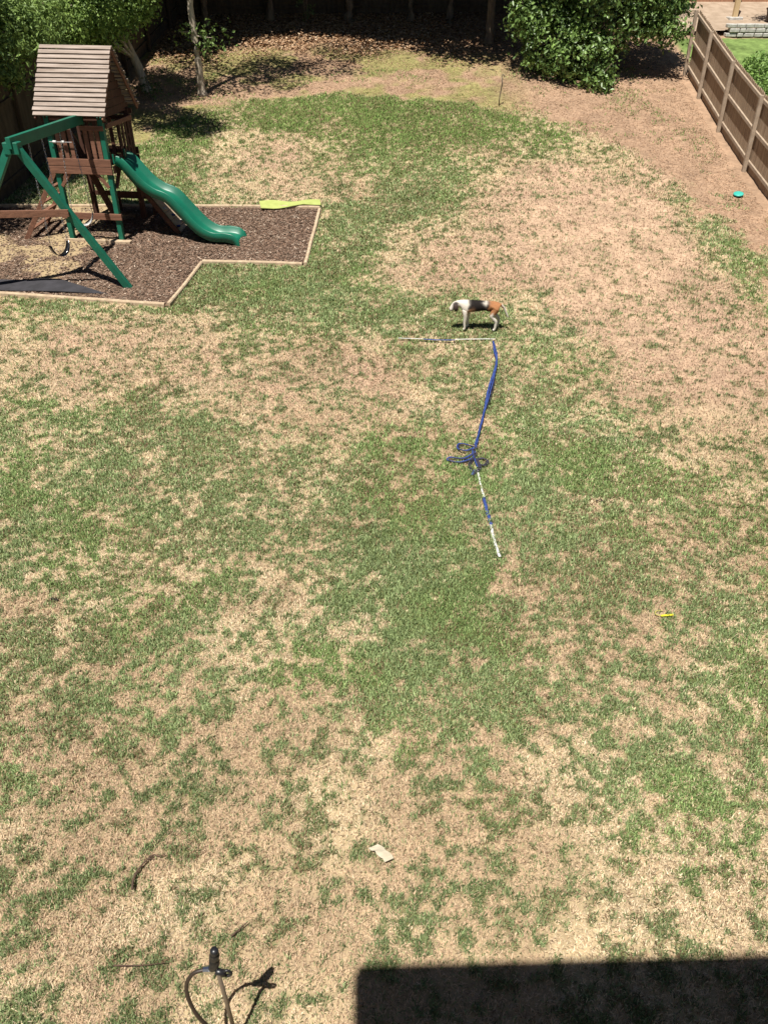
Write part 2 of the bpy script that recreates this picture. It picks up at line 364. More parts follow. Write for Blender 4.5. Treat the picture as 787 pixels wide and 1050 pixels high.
bedo = np_mesh('mulch_ground', np.column_stack([xb, yb, zb])[used], idx[Fb], m_ground, col=bc[used], smooth=True); tag(bedo, kind='structure')
n = 90000; x_ = -11 + 9.6 * RNG.random(n); y_ = 14.3 + 5.6 * RNG.random(n); k = sdist(x_, y_, BEDP) > .04; x_, y_ = x_[k], y_[k]; n = len(x_)
pal = np.array([[.16, .105, .075], [.26, .18, .13], [.10, .07, .05], [.44, .35, .27], [.20, .13, .095]])
pk = RNG.choice(5, n, p=[.33, .27, .2, .07, .13]); cc = pal[pk] * (.8 + .4 * RNG.random((n, 1)))
pl = sstep(.48, .62, fbm(x_, y_, (1.5, .6, .25), (1, .8, .5), 61)) * sstep(-5.4, -6.6, x_)
k = RNG.random(n) > pl * .8
nz_ = (fbm(x_, y_, (.5, .2, .1), (1, .8, .6), 21) - .5) * .05
ch = flakes('wood_mulch', x_[k], y_[k], (gtop(x_, y_) + .045 + nz_)[k], (.03 + .045 * RNG.random(n))[k], (.010 + .014 * RNG.random(n))[k], cc[k], m_chip)
tag(ch, 'brown wood mulch chips filling the play bed', 'mulch', kind='stuff')
n = 300000; x_ = -9.5 + 19.5 * RNG.random(n); y_ = 15 + 22 * RNG.random(n)
Lw_ = sstep(-.25, .25, sdist(x_, y_, LAWNP) + (fbm(x_, y_, (1.4, .5, .2), (1, .8, .6), 31) - .5) * 1.5)
bk = sstep(29.5, 32.5, y_ + (fbm(x_, y_, (1.5, .5), (1, .6), 41) - .5) * 3) * sstep(6, 1, x_)
ms = sstep(.40, .58, fbm(x_, y_, (1.8, .7, .3), (1, .8, .6), 91)) * sstep(33, 31, y_) * sstep(5, 3, x_)
k = (RNG.random(n) > Lw_ * .985) & (RNG.random(n) < .75 + .25 * bk) & (RNG.random(n) > ms * .35) & (x_ < 9.3 + .05 * (y_ - 22)) & (sdist(x_, y_, BEDP) < 0) & (x_ > -9.2 + .1 * (y_ - 20)); x_, y_, bk = x_[k], y_[k], bk[k]; n = len(x_)
pal = np.array([[.42, .27, .16], [.33, .20, .11], [.52, .37, .24], [.22, .12, .07], [.60, .47, .33]])
pk = RNG.choice(5, n, p=[.38, .27, .18, .13, .04]); cc = pal[pk] * (.35 + .65 * bk)[:, None] + np.array([.34, .21, .135]) * (.65 - .65 * bk)[:, None] * (.3 + 1.5 * RNG.random((n, 1))) * (.8 + .4 * RNG.random((n, 1)))
sz = .025 + .03 * RNG.random(n) + .03 * bk
lf = flakes('leaf_litter', x_, y_, gtop(x_, y_) + .004, sz, sz * (.22 + .5 * bk), cc, m_chip, tilt=.5)
tag(lf, 'brown fallen leaves and pine straw covering the bank behind the lawn', 'leaf litter', kind='stuff')
# ------------------------------------------------------------------ timbers round the bed
def timber(a, b, label, h=.085, w_=.075):
    a = Vector(a); b = Vector(b); L = (b - a).length; ang = math.atan2(b.y - a.y, b.x - a.x)
    bm = bmesh.new(); n = max(2, int(L / .5))
    r = []
    for i in range(n + 1):
        t = i / n; p = a.lerp(b, t); z = gzf(p.x, p.y) + random.uniform(-.006, .006)
        nrm = Vector((-math.sin(ang), math.cos(ang), 0)); jj = random.uniform(-.006, .006)
        r.append([bm.verts.new((p.x + nrm.x * (s + jj), p.y + nrm.y * (s + jj), z + zz)) for s, zz in ((-w_ / 2, -.06), (w_ / 2, -.06), (w_ / 2, h * .75), (w_ * .3, h), (-w_ * .3, h), (-w_ / 2, h * .75))])
    for i in range(n):
        for k in range(6): bm.faces.new((r[i][k], r[i][(k + 1) % 6], r[i + 1][(k + 1) % 6], r[i + 1][k]))
    bm.faces.new(r[0][::-1]); bm.faces.new(r[-1])
    o = finish('border_timber', bm, m_timber)
    tag(o, label, 'timber', 'landscape timbers edging the mulch bed'); return o
B = [Vector((p[0], p[1], 0)) for p in BEDP]
u = (B[6] - B[0]).normalized(); 
c1 = px2g(250, 213.5); c2 = px2g(120, 213); 
for v in (c1, c2): v.z = 0
timber(B[0], c1, 'pale timber along the back edge of the mulch, half under the lime green mat')
timber(c1 + u * .03, c2, 'pale timber edging the back of the mulch behind the green slide')
timber(c2 + u * .03, B[6], 'pale timber behind the tower running towards the dark left fence')
timber(B[0].lerp(B[1], .035), B[1], 'pale timber along the right hand end of the mulch bed')
timber(B[1].lerp(B[2], .03), B[2], 'thin timber along the grass side of the mulch in front of the slide')
timber(B[2].lerp(B[3], .04), B[3], 'short slanting timber at the inside corner of the mulch bed')
timber(B[3].lerp(B[4], .02), B[4], 'long low timber in front of the black fabric nearest the lawn')
# ------------------------------------------------------------------ playset
PS = empty('playset', (-6.98, 18.05, .42), R(-8.5), label='wooden playset tower with slatted roof, green slide and green swing beam on mulch', cat='playset')
PSM = Matrix.Translation((-6.98, 18.05, .42)) @ Matrix.Rotation(R(-8.5), 4, 'Z'); PSI = PSM.inverted()
def L(p): return PSI @ Vector(p)       # world to playset
W_, D_ = 1.17, 1.30; DZ = 1.6; EZ = 2.55; RZ = 3.76
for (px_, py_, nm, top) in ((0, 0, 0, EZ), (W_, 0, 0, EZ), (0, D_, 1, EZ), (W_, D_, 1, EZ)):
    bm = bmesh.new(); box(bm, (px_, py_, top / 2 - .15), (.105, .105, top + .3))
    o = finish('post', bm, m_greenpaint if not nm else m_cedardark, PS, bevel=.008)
# deck
bm = bmesh.new()
for i in range(9):
    box(bm, (W_ / 2, .08 + i * (D_ - .16) / 8, DZ - .02), (W_ - .11, .125, .035))
finish('deck', bm, m_cedardark, PS)
def board(name, a, b, w_, t_, mat=m_cedar, up=(0, 0, 1)):
    bm = bmesh.new(); beam(bm, a, b, t_, w_, up); return finish(name, bm, mat, PS, bevel=.004)
for z in (DZ - .08, DZ + .075):
    board('deck_rim', (-.14, -.075, z), (W_ + .10, -.075, z), .145, .035)
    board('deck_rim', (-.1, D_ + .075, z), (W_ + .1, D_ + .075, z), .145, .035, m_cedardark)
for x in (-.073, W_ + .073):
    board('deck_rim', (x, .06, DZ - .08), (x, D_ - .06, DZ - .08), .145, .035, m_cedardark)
# railings
RT = DZ + .74
board('top_rail', (.72, -.073, RT), (W_ + .06, -.073, RT), .09, .035)
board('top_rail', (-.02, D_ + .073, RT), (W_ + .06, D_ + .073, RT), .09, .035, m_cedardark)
board('top_rail', (W_ + .073, .06, RT + .02), (W_ + .073, D_ + .02, RT + .02), .09, .035)
for x in (.17, .31, .45, .80, .93, 1.06):
    board('picket', (x, -.03, DZ + .1), (x, -.03, RT + (.04 if x > .7 else -.02)), .03, .09, up=(0, 1, 0))
for i in range(6):
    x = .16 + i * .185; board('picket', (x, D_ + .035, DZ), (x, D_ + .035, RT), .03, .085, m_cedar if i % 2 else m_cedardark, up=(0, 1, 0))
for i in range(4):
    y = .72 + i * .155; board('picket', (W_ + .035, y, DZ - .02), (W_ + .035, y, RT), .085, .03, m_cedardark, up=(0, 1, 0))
# lower braces, seat board and corner gussets
board('lower_brace', (-.1, -.075, .58), (W_ + .12, -.075, .58), .13, .04)
board('lower_brace', (.05, D_ + .02, .74), (W_, D_ + .02, .74), .10, .05, m_cedardark)
board('ground_board', (-.12, -.16, .05), (.86, -.16, .05), .10, .05, m_timber)
board('ground_board', (.9, -.12, .055), (1.42, -.12, .055), .07, .14, m_timber)
for s, x0 in ((1, .05), (-1, W_ - .05)):
    board('gusset', (x0, -.05, DZ - .42), (x0 + s * .25, -.05, DZ - .12), .07, .035)
board('gusset', (W_ + .06, .06, DZ - .45), (W_ + .06, .32, DZ - .14), .035, .08)
board('diagonal_board', (.30, .10, EZ - .15), (.86, .72, .12), .14, .04, m_cedardark)
# bench under the tower
bm = bmesh.new(); box(bm, (.9, D_ + .3, .62), (1.1, .26, .04)); 
bench = finish('bench_seat', bm, m_cedardark, PS)
for x in (.45, 1.35):
    for y in (D_ + .22, D_ + .38): board('bench_leg', (x, y, 0), (x, y, .6), .05, .05, m_cedardark)
# roof: ridge along x, slatted slopes
rx0, rx1 = -.17, W_ + .22
yr = D_ / 2 ; ye0 = -.24; ye1 = D_ + .24
def slope(y0, z0, y1, z1, name, n=15, parent=PS):
    bm = bmesh.new(); d = Vector((0, y1 - y0, z1 - z0)); Ls = d.length; d.normalize()
    rot = Matrix(((1, 0, 0), (0, d.y, -d.z), (0, d.z, d.y))) 
    wslat = Ls / n
    for i in range(n):
        c = Vector((0, y0, z0)) + d * (wslat * (i + .5)); j = random.uniform(-.012, .012); e = random.uniform(-.015, .015)
        r2 = rot @ Matrix.Rotation(R(-7 if y1 > y0 else 7), 3, 'X') @ Matrix.Rotation(random.uniform(-.008, .008), 3, 'Z')
        box(bm, ((rx0 + rx1) / 2 + e, c.y, c.z + .012), (rx1 - rx0 + j, wslat * .80, .018), r2)
    return finish(name, bm, m_roof, parent, bevel=.003)
slope(ye0, EZ + .02, yr, RZ, 'roof_slope')
slope(ye1, EZ + .02, yr, RZ, 'roof_slope')
for x in (rx0 + .05, W_ / 2, rx1 - .05):
    for (ya, yb_) in ((ye0 + .02, yr), (ye1 - .02, yr)):
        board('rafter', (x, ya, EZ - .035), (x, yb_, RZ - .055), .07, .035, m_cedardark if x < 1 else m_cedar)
for x in (.0, W_):
    bm = bmesh.new()
    n = 8
    for i in range(n):
        t0 = i / n; z = EZ + (RZ - EZ) * (i + .5) / n; hw = (1 - (i + .6) / n) * (D_ / 2 + .14)
        if hw > .05: box(bm, (x, yr, z - .05), (.02, hw * 2, (RZ - EZ) / n * .93))
    finish('gable_panel', bm, m_cedardark, PS)
for y in (0, D_): board('eave_beam', (-.12, y, EZ - .06), (W_ + .12, y, EZ - .06), .10, .05, m_cedardark)
# tube toy bolts and beads seen on the railing
for z, xs in ((RT + .02, (.08, .24, .36)), (RT - .27, (.12, .30))):
    for x in xs:
        bm = bmesh.new(); tube(bm, [(x - .035, -.1, z), (x + .035, -.1, z)], .028, 8); finish('game_bead', bm, m_white, PS, smooth=False)
    bm = bmesh.new(); tube(bm, [(0.0, -.1, z), (.5, -.1, z)], .008, 6); finish('bead_rod', bm, m_chain, PS)
# slide: wavy U channel
prof = spline([(1.30, 0, 1.66), (1.42, 0, 1.60), (1.76, 0, 1.22), (2.02, 0, 1.04), (2.30, 0, .93), (2.58, 0, .64), (2.90, 0, .31), (3.20, 0, .16), (3.52, 0, .15), (3.72, 0, .10), (3.79, 0, -.05)], 5)
bm = bmesh.new(); rings = []
sec = [(-.27, .135), (-.285, .15), (-.30, .13), (-.30, -.05), (-.20, -.06), (.20, -.06), (.30, -.05), (.30, .13), (.285, .15), (.27, .135), (.245, .03), (.19, .0), (0, -.012), (-.19, 0), (-.245, .03)]
for i, p in enumerate(prof):
    t = (prof[min(i + 1, len(prof) - 1)] - prof[max(i - 1, 0)]).normalized(); nrm = Vector((-t.z, 0, t.x))
    dp = 1 if i < len(prof) - 8 else max(.35, 1 - (i - (len(prof) - 8)) / 11)
    fl = 1 + .0 * i
    rings.append([bm.verts.new(p + nrm * (b * dp) + Vector((0, .36 + a * fl, 0))) for a, b in sec])
for i in range(len(rings) - 1):
    for k in range(len(sec)): bm.faces.new((rings[i][k], rings[i + 1][k], rings[i + 1][(k + 1) % len(sec)], rings[i][(k + 1) % len(sec)]))
bm.faces.new(rings[0]); bm.faces.new(rings[-1][::-1])
sl = finish('slide', bm, m_slide, PS, smooth=True)
bm = bmesh.new()
bm.free()
for y in (.08, .64): bm = bmesh.new(); box(bm, (1.27, y, 1.74), (.04, .05, .2)); finish('slide_shoulder', bm, m_slide, PS, bevel=.01)
# climbing wall behind the slide
ca = Vector((W_ + .08, .88, 1.45)); cb_ = Vector((2.35, .88, .05)); cd = (cb_ - ca).normalized()
bm = bmesh.new()
for i in range(9):
    c = ca + (cb_ - ca) * ((i + .5) / 9); beam(bm, c + Vector((0, -.34, 0)), c + Vector((0, .34, 0)), (cb_ - ca).length / 9 * .95, .025, cd.cross(Vector((0, 1, 0))))
cw = finish('climbing_wall', bm, m_timber, PS)
for y in (.52, 1.24):
    a = ca.copy(); a.y = y; b = cb_.copy(); b.y = y
    bm = bmesh.new(); beam(bm, a, b, .04, .10, (0, 0, 1)); o = finish('rail', bm, m_cedardark, cw)
nrm = cd.cross(Vector((0, -1, 0))); nrm = nrm if nrm.z > 0 else -nrm
for k, (t, y) in enumerate(((.15, .7), (.28, 1.02), (.4, .68), (.47, .82), (.58, 1.0), (.62, .7), (.74, .85), (.85, 1.02), (.88, .68))):
    c = ca.lerp(cb_, t); c.y = y; c += nrm * .03
    bm = bmesh.new(); bmesh.ops.create_icosphere(bm, subdivisions=1, radius=.05, matrix=Matrix.Translation(c) @ Matrix.Diagonal((1.2, .9, .6, 1)))
    finish('climbing_hold', bm, (m_blue, m_white)[k % 2], cw, smooth=True)
# ladder on the left
la = [Vector((-.06, .12, 1.58)), Vector((-.06, .92, 1.58))]; lb = [L((-8.02, 18.0, .45)), L((-7.92, 18.95, .5))]
for a, b in zip(la, lb): 
    lad = board('ladder_rail', a, b + (b - a).normalized() * .1, .10, .045, m_cedar, up=(0, 0, 1))
for i in range(5):
    t = .14 + i * .18; a = la[0].lerp(lb[0], t); b = la[1].lerp(lb[1], t)
    board('ladder_rung', a, b, .03, .10, m_cedar)
# swing frame
AX = Vector((-6.65, 15.35, 2.93)); BE = Vector((-6.22, 17.98, 2.93))
board('swing_beam', L(AX + Vector((-.02, -.12, 0))), L(BE), .19, .09, m_greenpaint)
F1 = Vector((-5.08, 15.47, .22)); F2 = Vector((-8.38, 15.23, .2)); topj = AX + Vector((0, -.02, .03))
for f in (F1, F2):
    d = (f - topj).normalized(); board('swing_leg', L(topj + d * .05), L(f + d * .05), .10, .13, m_greenpaint, up=(0, 1, 0))
def onleg(f, z): t = (topj.z - z) / (topj.z - f.z); return topj.lerp(f, t)
a = onleg(F1, 1.72); b = onleg(F2, 1.72); off = Vector((0, -.09, 0))
board('cross_brace', L(a + off + Vector((.04, 0, 0))), L(b + off), .13, .035, m_cedar)
for f in (F1, F2):
    bm = bmesh.new(); c = L(onleg(f, topj.z - .12)); box(bm, (c.x, c.y, c.z), (.13, .17, .2), Matrix.Rotation(0, 3, 'Z')); finish('bracket', bm, m_greenpaint, PS, bevel=.01)
bm = bmesh.new(); c = L(F1); tube(bm, [c + Vector((-.02, -.07, .03)), c + Vector((-.02, .07, .03))], .02, 8); finish('anchor_bolt', bm, m_chain, PS)
# swings
def chain(bm, a, b, link_=.055):
    a = Vector(a); b = Vector(b); d = b - a; n = int(d.length / link_); t = d.normalized()
    x = t.cross(Vector((0, 1, 0))).normalized(); y = t.cross(x)
    for i in range(n):
        c = a + d * ((i + .5) / n); s = x if i % 2 else y; h = link_ * .62
        pts = [c - t * h + s * 0.0, c - t * h * .5 + s * .013, c + t * h * .5 + s * .013, c + t * h, c + t * h * .5 - s * .013, c - t * h * .5 - s * .013, c - t * h]
        tube(bm, pts, .0045, 4, cap=False)
def swing(y1, y2, seat_z, label, yaw, m_seat):
    bd = (BE - AX); t1 = (y1 - AX.y) / bd.y; t2 = (y2 - AX.y) / bd.y
    a = AX + bd * t1 + Vector((0, 0, -.1)); b = AX + bd * t2 + Vector((0, 0, -.1))
    mid = (a + b) / 2; root = empty('swing', (mid.x, mid.y, seat_z), 0, label=label, cat='swing', group='belt swings hanging from the green beam')
    O = Vector((mid.x, mid.y, seat_z)); h1 = .24
    dirv = Vector((math.sin(yaw), math.cos(yaw), 0))
    sa = O - dirv * .2 + Vector((0, 0, h1)); sb = O + dirv * .2 + Vector((0, 0, h1))
    for p, q in ((a, sa), (b, sb)):
        bm = bmesh.new(); chain(bm, p - O, q - O); finish('chain', bm, m_chain, root)
    bm = bmesh.new(); n = 12; rows = []
    side = Vector((math.cos(yaw), -math.sin(yaw), 0))
    for i in range(n + 1):
        t = i / n * 2 - 1; p = dirv * (.2 * math.sin(t * 1.5)) + Vector((0, 0, h1 * (1 - math.cos(t * 1.45)) * 1.1)); wv = .075 - .03 * abs(t) ** 3
        nn_ = Vector((0, 0, 1)) if abs(t) < .5 else Vector((0, 0, 1))
        tn = (dirv * math.cos(t * 1.5) + Vector((0, 0, math.sin(t * 1.45)))).normalized(); nr = tn.cross(side)
        rows.append([bm.verts.new(p + side * s * wv + nr * q) for s, q in ((-1, 0), (1, 0), (1, .012), (-1, .012))])
    for i in range(n):
        for k in range(4): bm.faces.new((rows[i][k], rows[i + 1][k], rows[i + 1][(k + 1) % 4], rows[i][(k + 1) % 4]))
    bm.faces.new(rows[0]); bm.faces.new(rows[-1][::-1])
    finish('seat', bm, m_seat, root, smooth=True)
m_seat = M('black_rubber_seat', (.03, .03, .032), (.02, .02, .02), .16, spec=1.0, coat=.6)
swing(15.85, 16.32, .70, 'black belt swing nearer the camera, hanging in front of the ladder', R(35), m_seat)
swing(17.0, 17.42, 1.0, 'belt swing nearer the tower, its seat shining white in the sun', R(65), M('sun_glare_seat', (.50, .50, .48), (.36, .36, .35), .3, spec=.6))  # seat coloured pale to stand in for white sun glare on it
# mats and fabric
def sheet(name, pts, mat, lift, label, cat, th=.012, nsub=10, wave=.02):
    P = [Vector((*p, 0)) for p in pts]; bm = bmesh.new(); g = []
    for i in range(nsub + 1):
        row = []
        for j in range(5):
            s = i / nsub; t = j / 4; p = (P[0].lerp(P[1], s)).lerp(P[3].lerp(P[2], s), t)
            row.append(bm.verts.new((p.x, p.y, gzf(p.x, p.y) + lift + wave * math.sin(s * 9 + t * 2) * (.5 + random.random() * .5))))
        g.append(row)
    for i in range(nsub):
        for j in range(4): bm.faces.new((g[i][j], g[i + 1][j], g[i + 1][j + 1], g[i][j + 1]))
    r = bmesh.ops.extrude_face_region(bm, geom=bm.faces[:])
    for v in r['geom']:
        if isinstance(v, bmesh.types.BMVert): v.co.z -= th
    bmesh.ops.recalc_face_normals(bm, faces=bm.faces[:])
    o = finish(name, bm, mat, smooth=False); tag(o, label, cat); return o
def g2(x, y): p = px2g(x, y); return (p.x, p.y)
sheet('ground_fabric', [g2(-30, 291), g2(62, 290), g2(112, 305), g2(-30, 300)], m_fabric, .085, 'black ground fabric lying flat by the timber under the swing frame', 'ground fabric', wave=.012)
sheet('foam_mat', [g2(266, 210.5), g2(328, 209.5), g2(329, 213), g2(268, 218.5)], m_lime, .10, 'curled lime green mat lying over the back timber at the far corner of the mulch', 'mat', nsub=10, wave=.03)
# ------------------------------------------------------------------ fences
def fence(name, P, ys, H, mat, railmat, label, side, rails=(.12, .5, .86), overlap=.0, bw=.14, postw=.1, ptop=0.0, cat='fence'):
    """P(t)->(x,y) plan; ys = parameters of the posts; side=+1: rails on the left of travel"""
    root = empty(name, (*P(ys[0]), gzf(*P(ys[0]))), 0, label=label, cat=cat); O = Vector(root.location)
    def W(p): return Vector(p) - O
    for i in range(len(ys) - 1):
        a = Vector((*P(ys[i]), 0)); b = Vector((*P(ys[i + 1]), 0)); d = (b - a); Ls = d.length; d.normalize(); nrm = Vector((-d.y, d.x, 0)) * side
        bm = bmesh.new(); n = int(Ls / bw)
        za, zb_ = gzf(a.x, a.y), gzf(b.x, b.y)
        for k in range(n):
            p = a + d * (Ls * (k + .5) / n); z = za + (zb_ - za) * (k + .5) / n; h = H + random.uniform(-.012, .012)
            gap = .004 if mat in (m_fence, m_redfence) else -.002; hw = Ls / n / 2 - gap; th = .018; rot = random.uniform(-.004, .004)
            vs = []
            for q in (0, th):
                for (s, zz) in ((-hw, -.05), (hw, -.05), (hw, h - .05), (hw - .03, h), (-hw + .03, h), (-hw, h - .05)):
                    vs.append(bm.verts.new(W(p + d * (s + rot * zz) - nrm * (q + random.uniform(0, .003)) + Vector((0, 0, z + zz)))))
            bm.faces.new(vs[:6][::-1]); bm.faces.new(vs[6:])
            for e in range(6): bm.faces.new((vs[e], vs[(e + 1) % 6], vs[6 + (e + 1) % 6], vs[6 + e]))
        bmesh.ops.recalc_face_normals(bm, faces=bm.faces[:])
        finish('picket_panel', bm, mat, root)
        for r in rails:
            bm = bmesh.new(); beam(bm, W(a + nrm * .027 + Vector((0, 0, za + H * r))), W(b + nrm * .027 + Vector((0, 0, zb_ + H * r))), .05, .085)
            finish('rail', bm, railmat, root, bevel=.004)
    for t in ys:
        p = P(t); a = Vector((*p, 0)); d = (Vector((*P(t + .1), 0)) - a).normalized(); nrm = Vector((-d.y, d.x, 0)) * side
        bm = bmesh.new(); c = W(a + nrm * (.05 + postw / 2) + Vector((0, 0, gzf(*p) + (H + ptop) / 2 - .1)))
        box(bm, c, (postw, postw * .95, H + ptop + .2), Matrix.Rotation(math.atan2(d.y, d.x), 3, 'Z'))
        finish('post', bm, railmat, root, bevel=.006)
    return root
rys = [12.7, 15.1, 17.4, 19.8, 22.2, 24.9, 27.4, 29.4]
fence('wooden_fence', lambda t: (9.58 + .05 * (t - 22.2), t), rys, 1.80, m_fence, m_fencerail, 'sunlit brown wooden fence with three rails running down the right side', 1, rails=(.13, .52, .93))
lys = [9.5, 12., 14.5, 17., 19.4, 21.9, 24.3, 26.8, 29.3, 31.7, 34.2, 35.7]
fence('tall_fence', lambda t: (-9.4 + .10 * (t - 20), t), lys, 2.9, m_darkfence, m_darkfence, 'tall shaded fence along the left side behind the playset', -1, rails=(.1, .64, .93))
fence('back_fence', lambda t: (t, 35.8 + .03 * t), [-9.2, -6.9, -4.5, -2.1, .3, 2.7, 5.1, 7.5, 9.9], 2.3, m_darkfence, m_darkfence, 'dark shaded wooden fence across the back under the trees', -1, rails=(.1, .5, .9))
fence('neighbour_fence', lambda t: (t, 37.2), [9.2, 11.6, 14., 16.4, 18.8], 2.2, m_redfence, m_redfence, 'reddish wooden fence at the back of the neighbouring yard', 1, rails=(.1, .5, .9))
# ------------------------------------------------------------------ trees and shrubs
def leafcloud(lobes, n, size, c1, c2, shell=.45, asp=.55, up=.35, clump=26, csz=.22, hi=None):
    """leaves in small sprays on the shells of several lobes (x,y,z,rx,ry,rz)"""
    lobes = np.array(lobes); area = (lobes[:, 3] * lobes[:, 4] + lobes[:, 4] * lobes[:, 5] + lobes[:, 3] * lobes[:, 5]); pr = area / area.sum()
    nc = n // clump; li = RNG.choice(len(lobes), nc, p=pr); d = RNG.normal(size=(nc, 3)); d /= np.linalg.norm(d, axis=1)[:, None]
    rad = (1 - shell * RNG.random(nc) ** 1.6) * (1 + .22 * (RNG.random(nc) - .5))
    cc = lobes[li, :3] + d * lobes[li, 3:6] * rad[:, None]
    inner = np.zeros(nc, bool)
    for l in lobes:
        q = ((cc - l[:3]) / l[3:6]); inner |= (q ** 2).sum(1) < .30
    cc, d = cc[~inner], d[~inner]; nc = len(cc)
    cb = RNG.random((nc, 1)); tot = nc * clump
    P0 = np.repeat(cc, clump, 0) + RNG.normal(size=(tot, 3)) * csz * np.array([1, 1, .7]) * (.6 + .8 * np.repeat(RNG.random((nc, 1)), clump, 0))
    nr = np.repeat(d, clump, 0) + RNG.normal(size=(tot, 3)) * .75 + np.array([0, 0, up]); nr /= np.linalg.norm(nr, axis=1)[:, None]
    t = RNG.normal(size=(tot, 3)); t -= nr * (t * nr).sum(1)[:, None]; t /= np.linalg.norm(t, axis=1)[:, None]; b = np.cross(nr, t)
    s = (size * (.6 + .8 * RNG.random(tot)))[:, None]
    bend = nr * s * .12
    V = np.stack([P0 - t * s * .5, P0 + b * s * asp * .5 + bend, P0 + t * s * .5 - bend, P0 - b * s * asp * .5 + bend], 1).reshape(-1, 3)
    i = np.arange(tot) * 4; F_ = np.concatenate([np.column_stack([i, i + 1, i + 2]), np.column_stack([i, i + 2, i + 3])])
    mixv = np.clip(.55 * np.repeat(cb, clump, 0) + .45 * RNG.random((tot, 1)), 0, 1)
    col = np.array(c1) * (1 - mixv) + np.array(c2) * mixv; col *= .8 + .4 * RNG.random((tot, 1))
    return V, F_, np.repeat(col, 4, 0)
def trunkmesh(name, pts, rad, mat, root, limbs=()):
    bm = bmesh.new(); P = spline(pts, 5); n = len(P); r = [rad[0] + (rad[1] - rad[0]) * (i / (n - 1)) ** .8 for i in range(n)]; r[0] *= 1.5; r[1] *= 1.15
    P = [p + Vector((random.uniform(-1, 1), random.uniform(-1, 1), 0)) * r[i] * .12 for i, p in enumerate(P)]
    tube(bm, P, r, 10)
    for l in limbs:
        Q = spline([Vector(q) for q in l[0]], 4); m_ = len(Q); tube(bm, Q, [l[1] * (1 - .8 * i / (m_ - 1)) for i in range(m_)], 6)
    return finish(name, bm, mat, root, smooth=True)
def tree(name, base, label, cat, pts, rad, lobes, n, size, c1, c2, bark=None, limbs=True, group=None, mat=None, extra=(), **k):
    root = empty(name, base, 0, label=label, cat=cat, group=group); O = Vector(base)
    wp = [Vector(p) - O for p in pts]; lm = []
    if limbs:
        for l in lobes:
            c = Vector(l[:3]) - O; tz = min(max(c.z * .6, .3), wp[-1].z); a = min(wp, key=lambda p: abs(p.z - tz)); j = Vector((random.uniform(-.3, .3), random.uniform(-.3, .3), .3))
            lm.append(([a, a.lerp(c, .5) + j, c, c + j * 1.5], rad[1] * .7))
    for e in extra: lm.append(([Vector(q) - O for q in e[0]], e[1]))
    trunkmesh('trunk', wp, rad, bark or m_bark, root, lm)
    V, F_, C = leafcloud(lobes, n, size, c1, c2, **k)
    np_mesh('crown', V - np.array(base), F_, mat or m_leaf, root, col=C)
    return root
def gp(x, y, dz=-.05): return (x, y, gzf(x, y) + dz)
DG1, DG2 = (.035, .065, .022), (.11, .17, .05)
# big evergreen shrub near the right fence
b = gp(7.2, 29.8)
lob = [(5.4, 29.2, 3.35, 1.0, .9, .95), (6.3, 28.75, 3.1, 1.0, .8, .85), (6.75, 28.1, 2.55, .45, .4, .42), (7.0, 29.6, 4.6, 1.9, 1.5, 1.5), (8.5, 29.9, 4.75, 1.25, 1.2, 1.15),
       (9.0, 29.0, 3.75, .5, .45, .4), (5.2, 29.9, 4.9, 1.1, 1.2, 1.2), (6.2, 29.3, 6.0, 1.6, 1.5, 1.3), (8.1, 30, 6.1, 1.6, 1.5, 1.3), (4.7, 29.6, 4.1, .7, .7, .6), (8.2, 29.1, 4.0, .6, .5, .5)]
tree('evergreen_shrub', b, 'large dark glossy evergreen shrub beside the end of the right fence', 'shrub', [b, gp(7.1, 29.7, 1.2), gp(7.0, 29.7, 2.6)], (.14, .07), lob, 44000, .14, (.040, .080, .020), (.22, .34, .085),
     mat=m_gloss, extra=[([b, gp(6.2, 29.3, .8), gp(5.6, 29.2, 1.6)], .07), ([b, gp(8.1, 30, 1.2), gp(8.6, 29.9, 2.6)], .07)], csz=.14, clump=16, shell=.6)
# left trees
b = gp(-11.6, 20.5)
lob = [(-11.0, 20.2, 6.3, 2.2, 2.2, 1.7), (-10.0, 20.6, 4.9, 1.1, 1.2, .75), (-10.2, 19.6, 4.2, .8, .8, .75), (-11.4, 22.6, 5.6, 1.6, 1.5, 1.2), (-9.7, 22.6, 4.7, .7, .9, .55), (-10.7, 17.4, 5.8, 1.6, 1.5, 1.1), (-8.8, 21.6, 4.25, .8, .8, .5), (-8.8, 21.1, 3.55, .3, .35, .4), (-9.0, 23.4, 4.35, .9, 1.0, .6), (-9.6, 22.6, 4.1, .8, .9, .7)]
tree('leafy_tree', b, 'leafy tree at the left edge, boughs hanging over the tall fence beside the roof', 'tree', [b, gp(-11.5, 20.5, 2), gp(-11.2, 20.4, 5), gp(-11, 20.3, 6.8)], (.2, .08), lob, 56000, .13, (.06, .11, .03), (.32, .45, .12), asp=.38, csz=.2)
b = gp(-7.5, 28.1)
lob = [(-9.8, 25.4, 4.3, 1.2, 1.0, .8), (-8.8, 25.6, 4.25, 1.1, 1.0, .75), (-7.9, 26.0, 4.3, .9, .9, .7), (-9.0, 24.9, 4.0, .9, .8, .5), (-7.2, 26.7, 4.6, .6, .6, .5), (-7.2, 24.4, 5.9, 1.1, .9, .6), (-6.4, 23.6, 6.3, .9, .8, .5), (-8.8, 26.8, 6.5, 2.0, 1.8, 1.2), (-7.1, 27.1, 5.6, 1.2, 1.2, .7)]
tree('leaning_tree', b, 'tree with a leaning pale trunk and bright green boughs just behind the tower roof', 'tree', [b, gp(-7.7, 28.0, .9), gp(-8.0, 27.7, 1.8), gp(-8.35, 27.2, 3.2), gp(-8.6, 26.8, 5)], (.15, .08), lob, 56000, .10, (.055, .11, .025), (.33, .47, .11), bark=m_palebark, csz=.17)
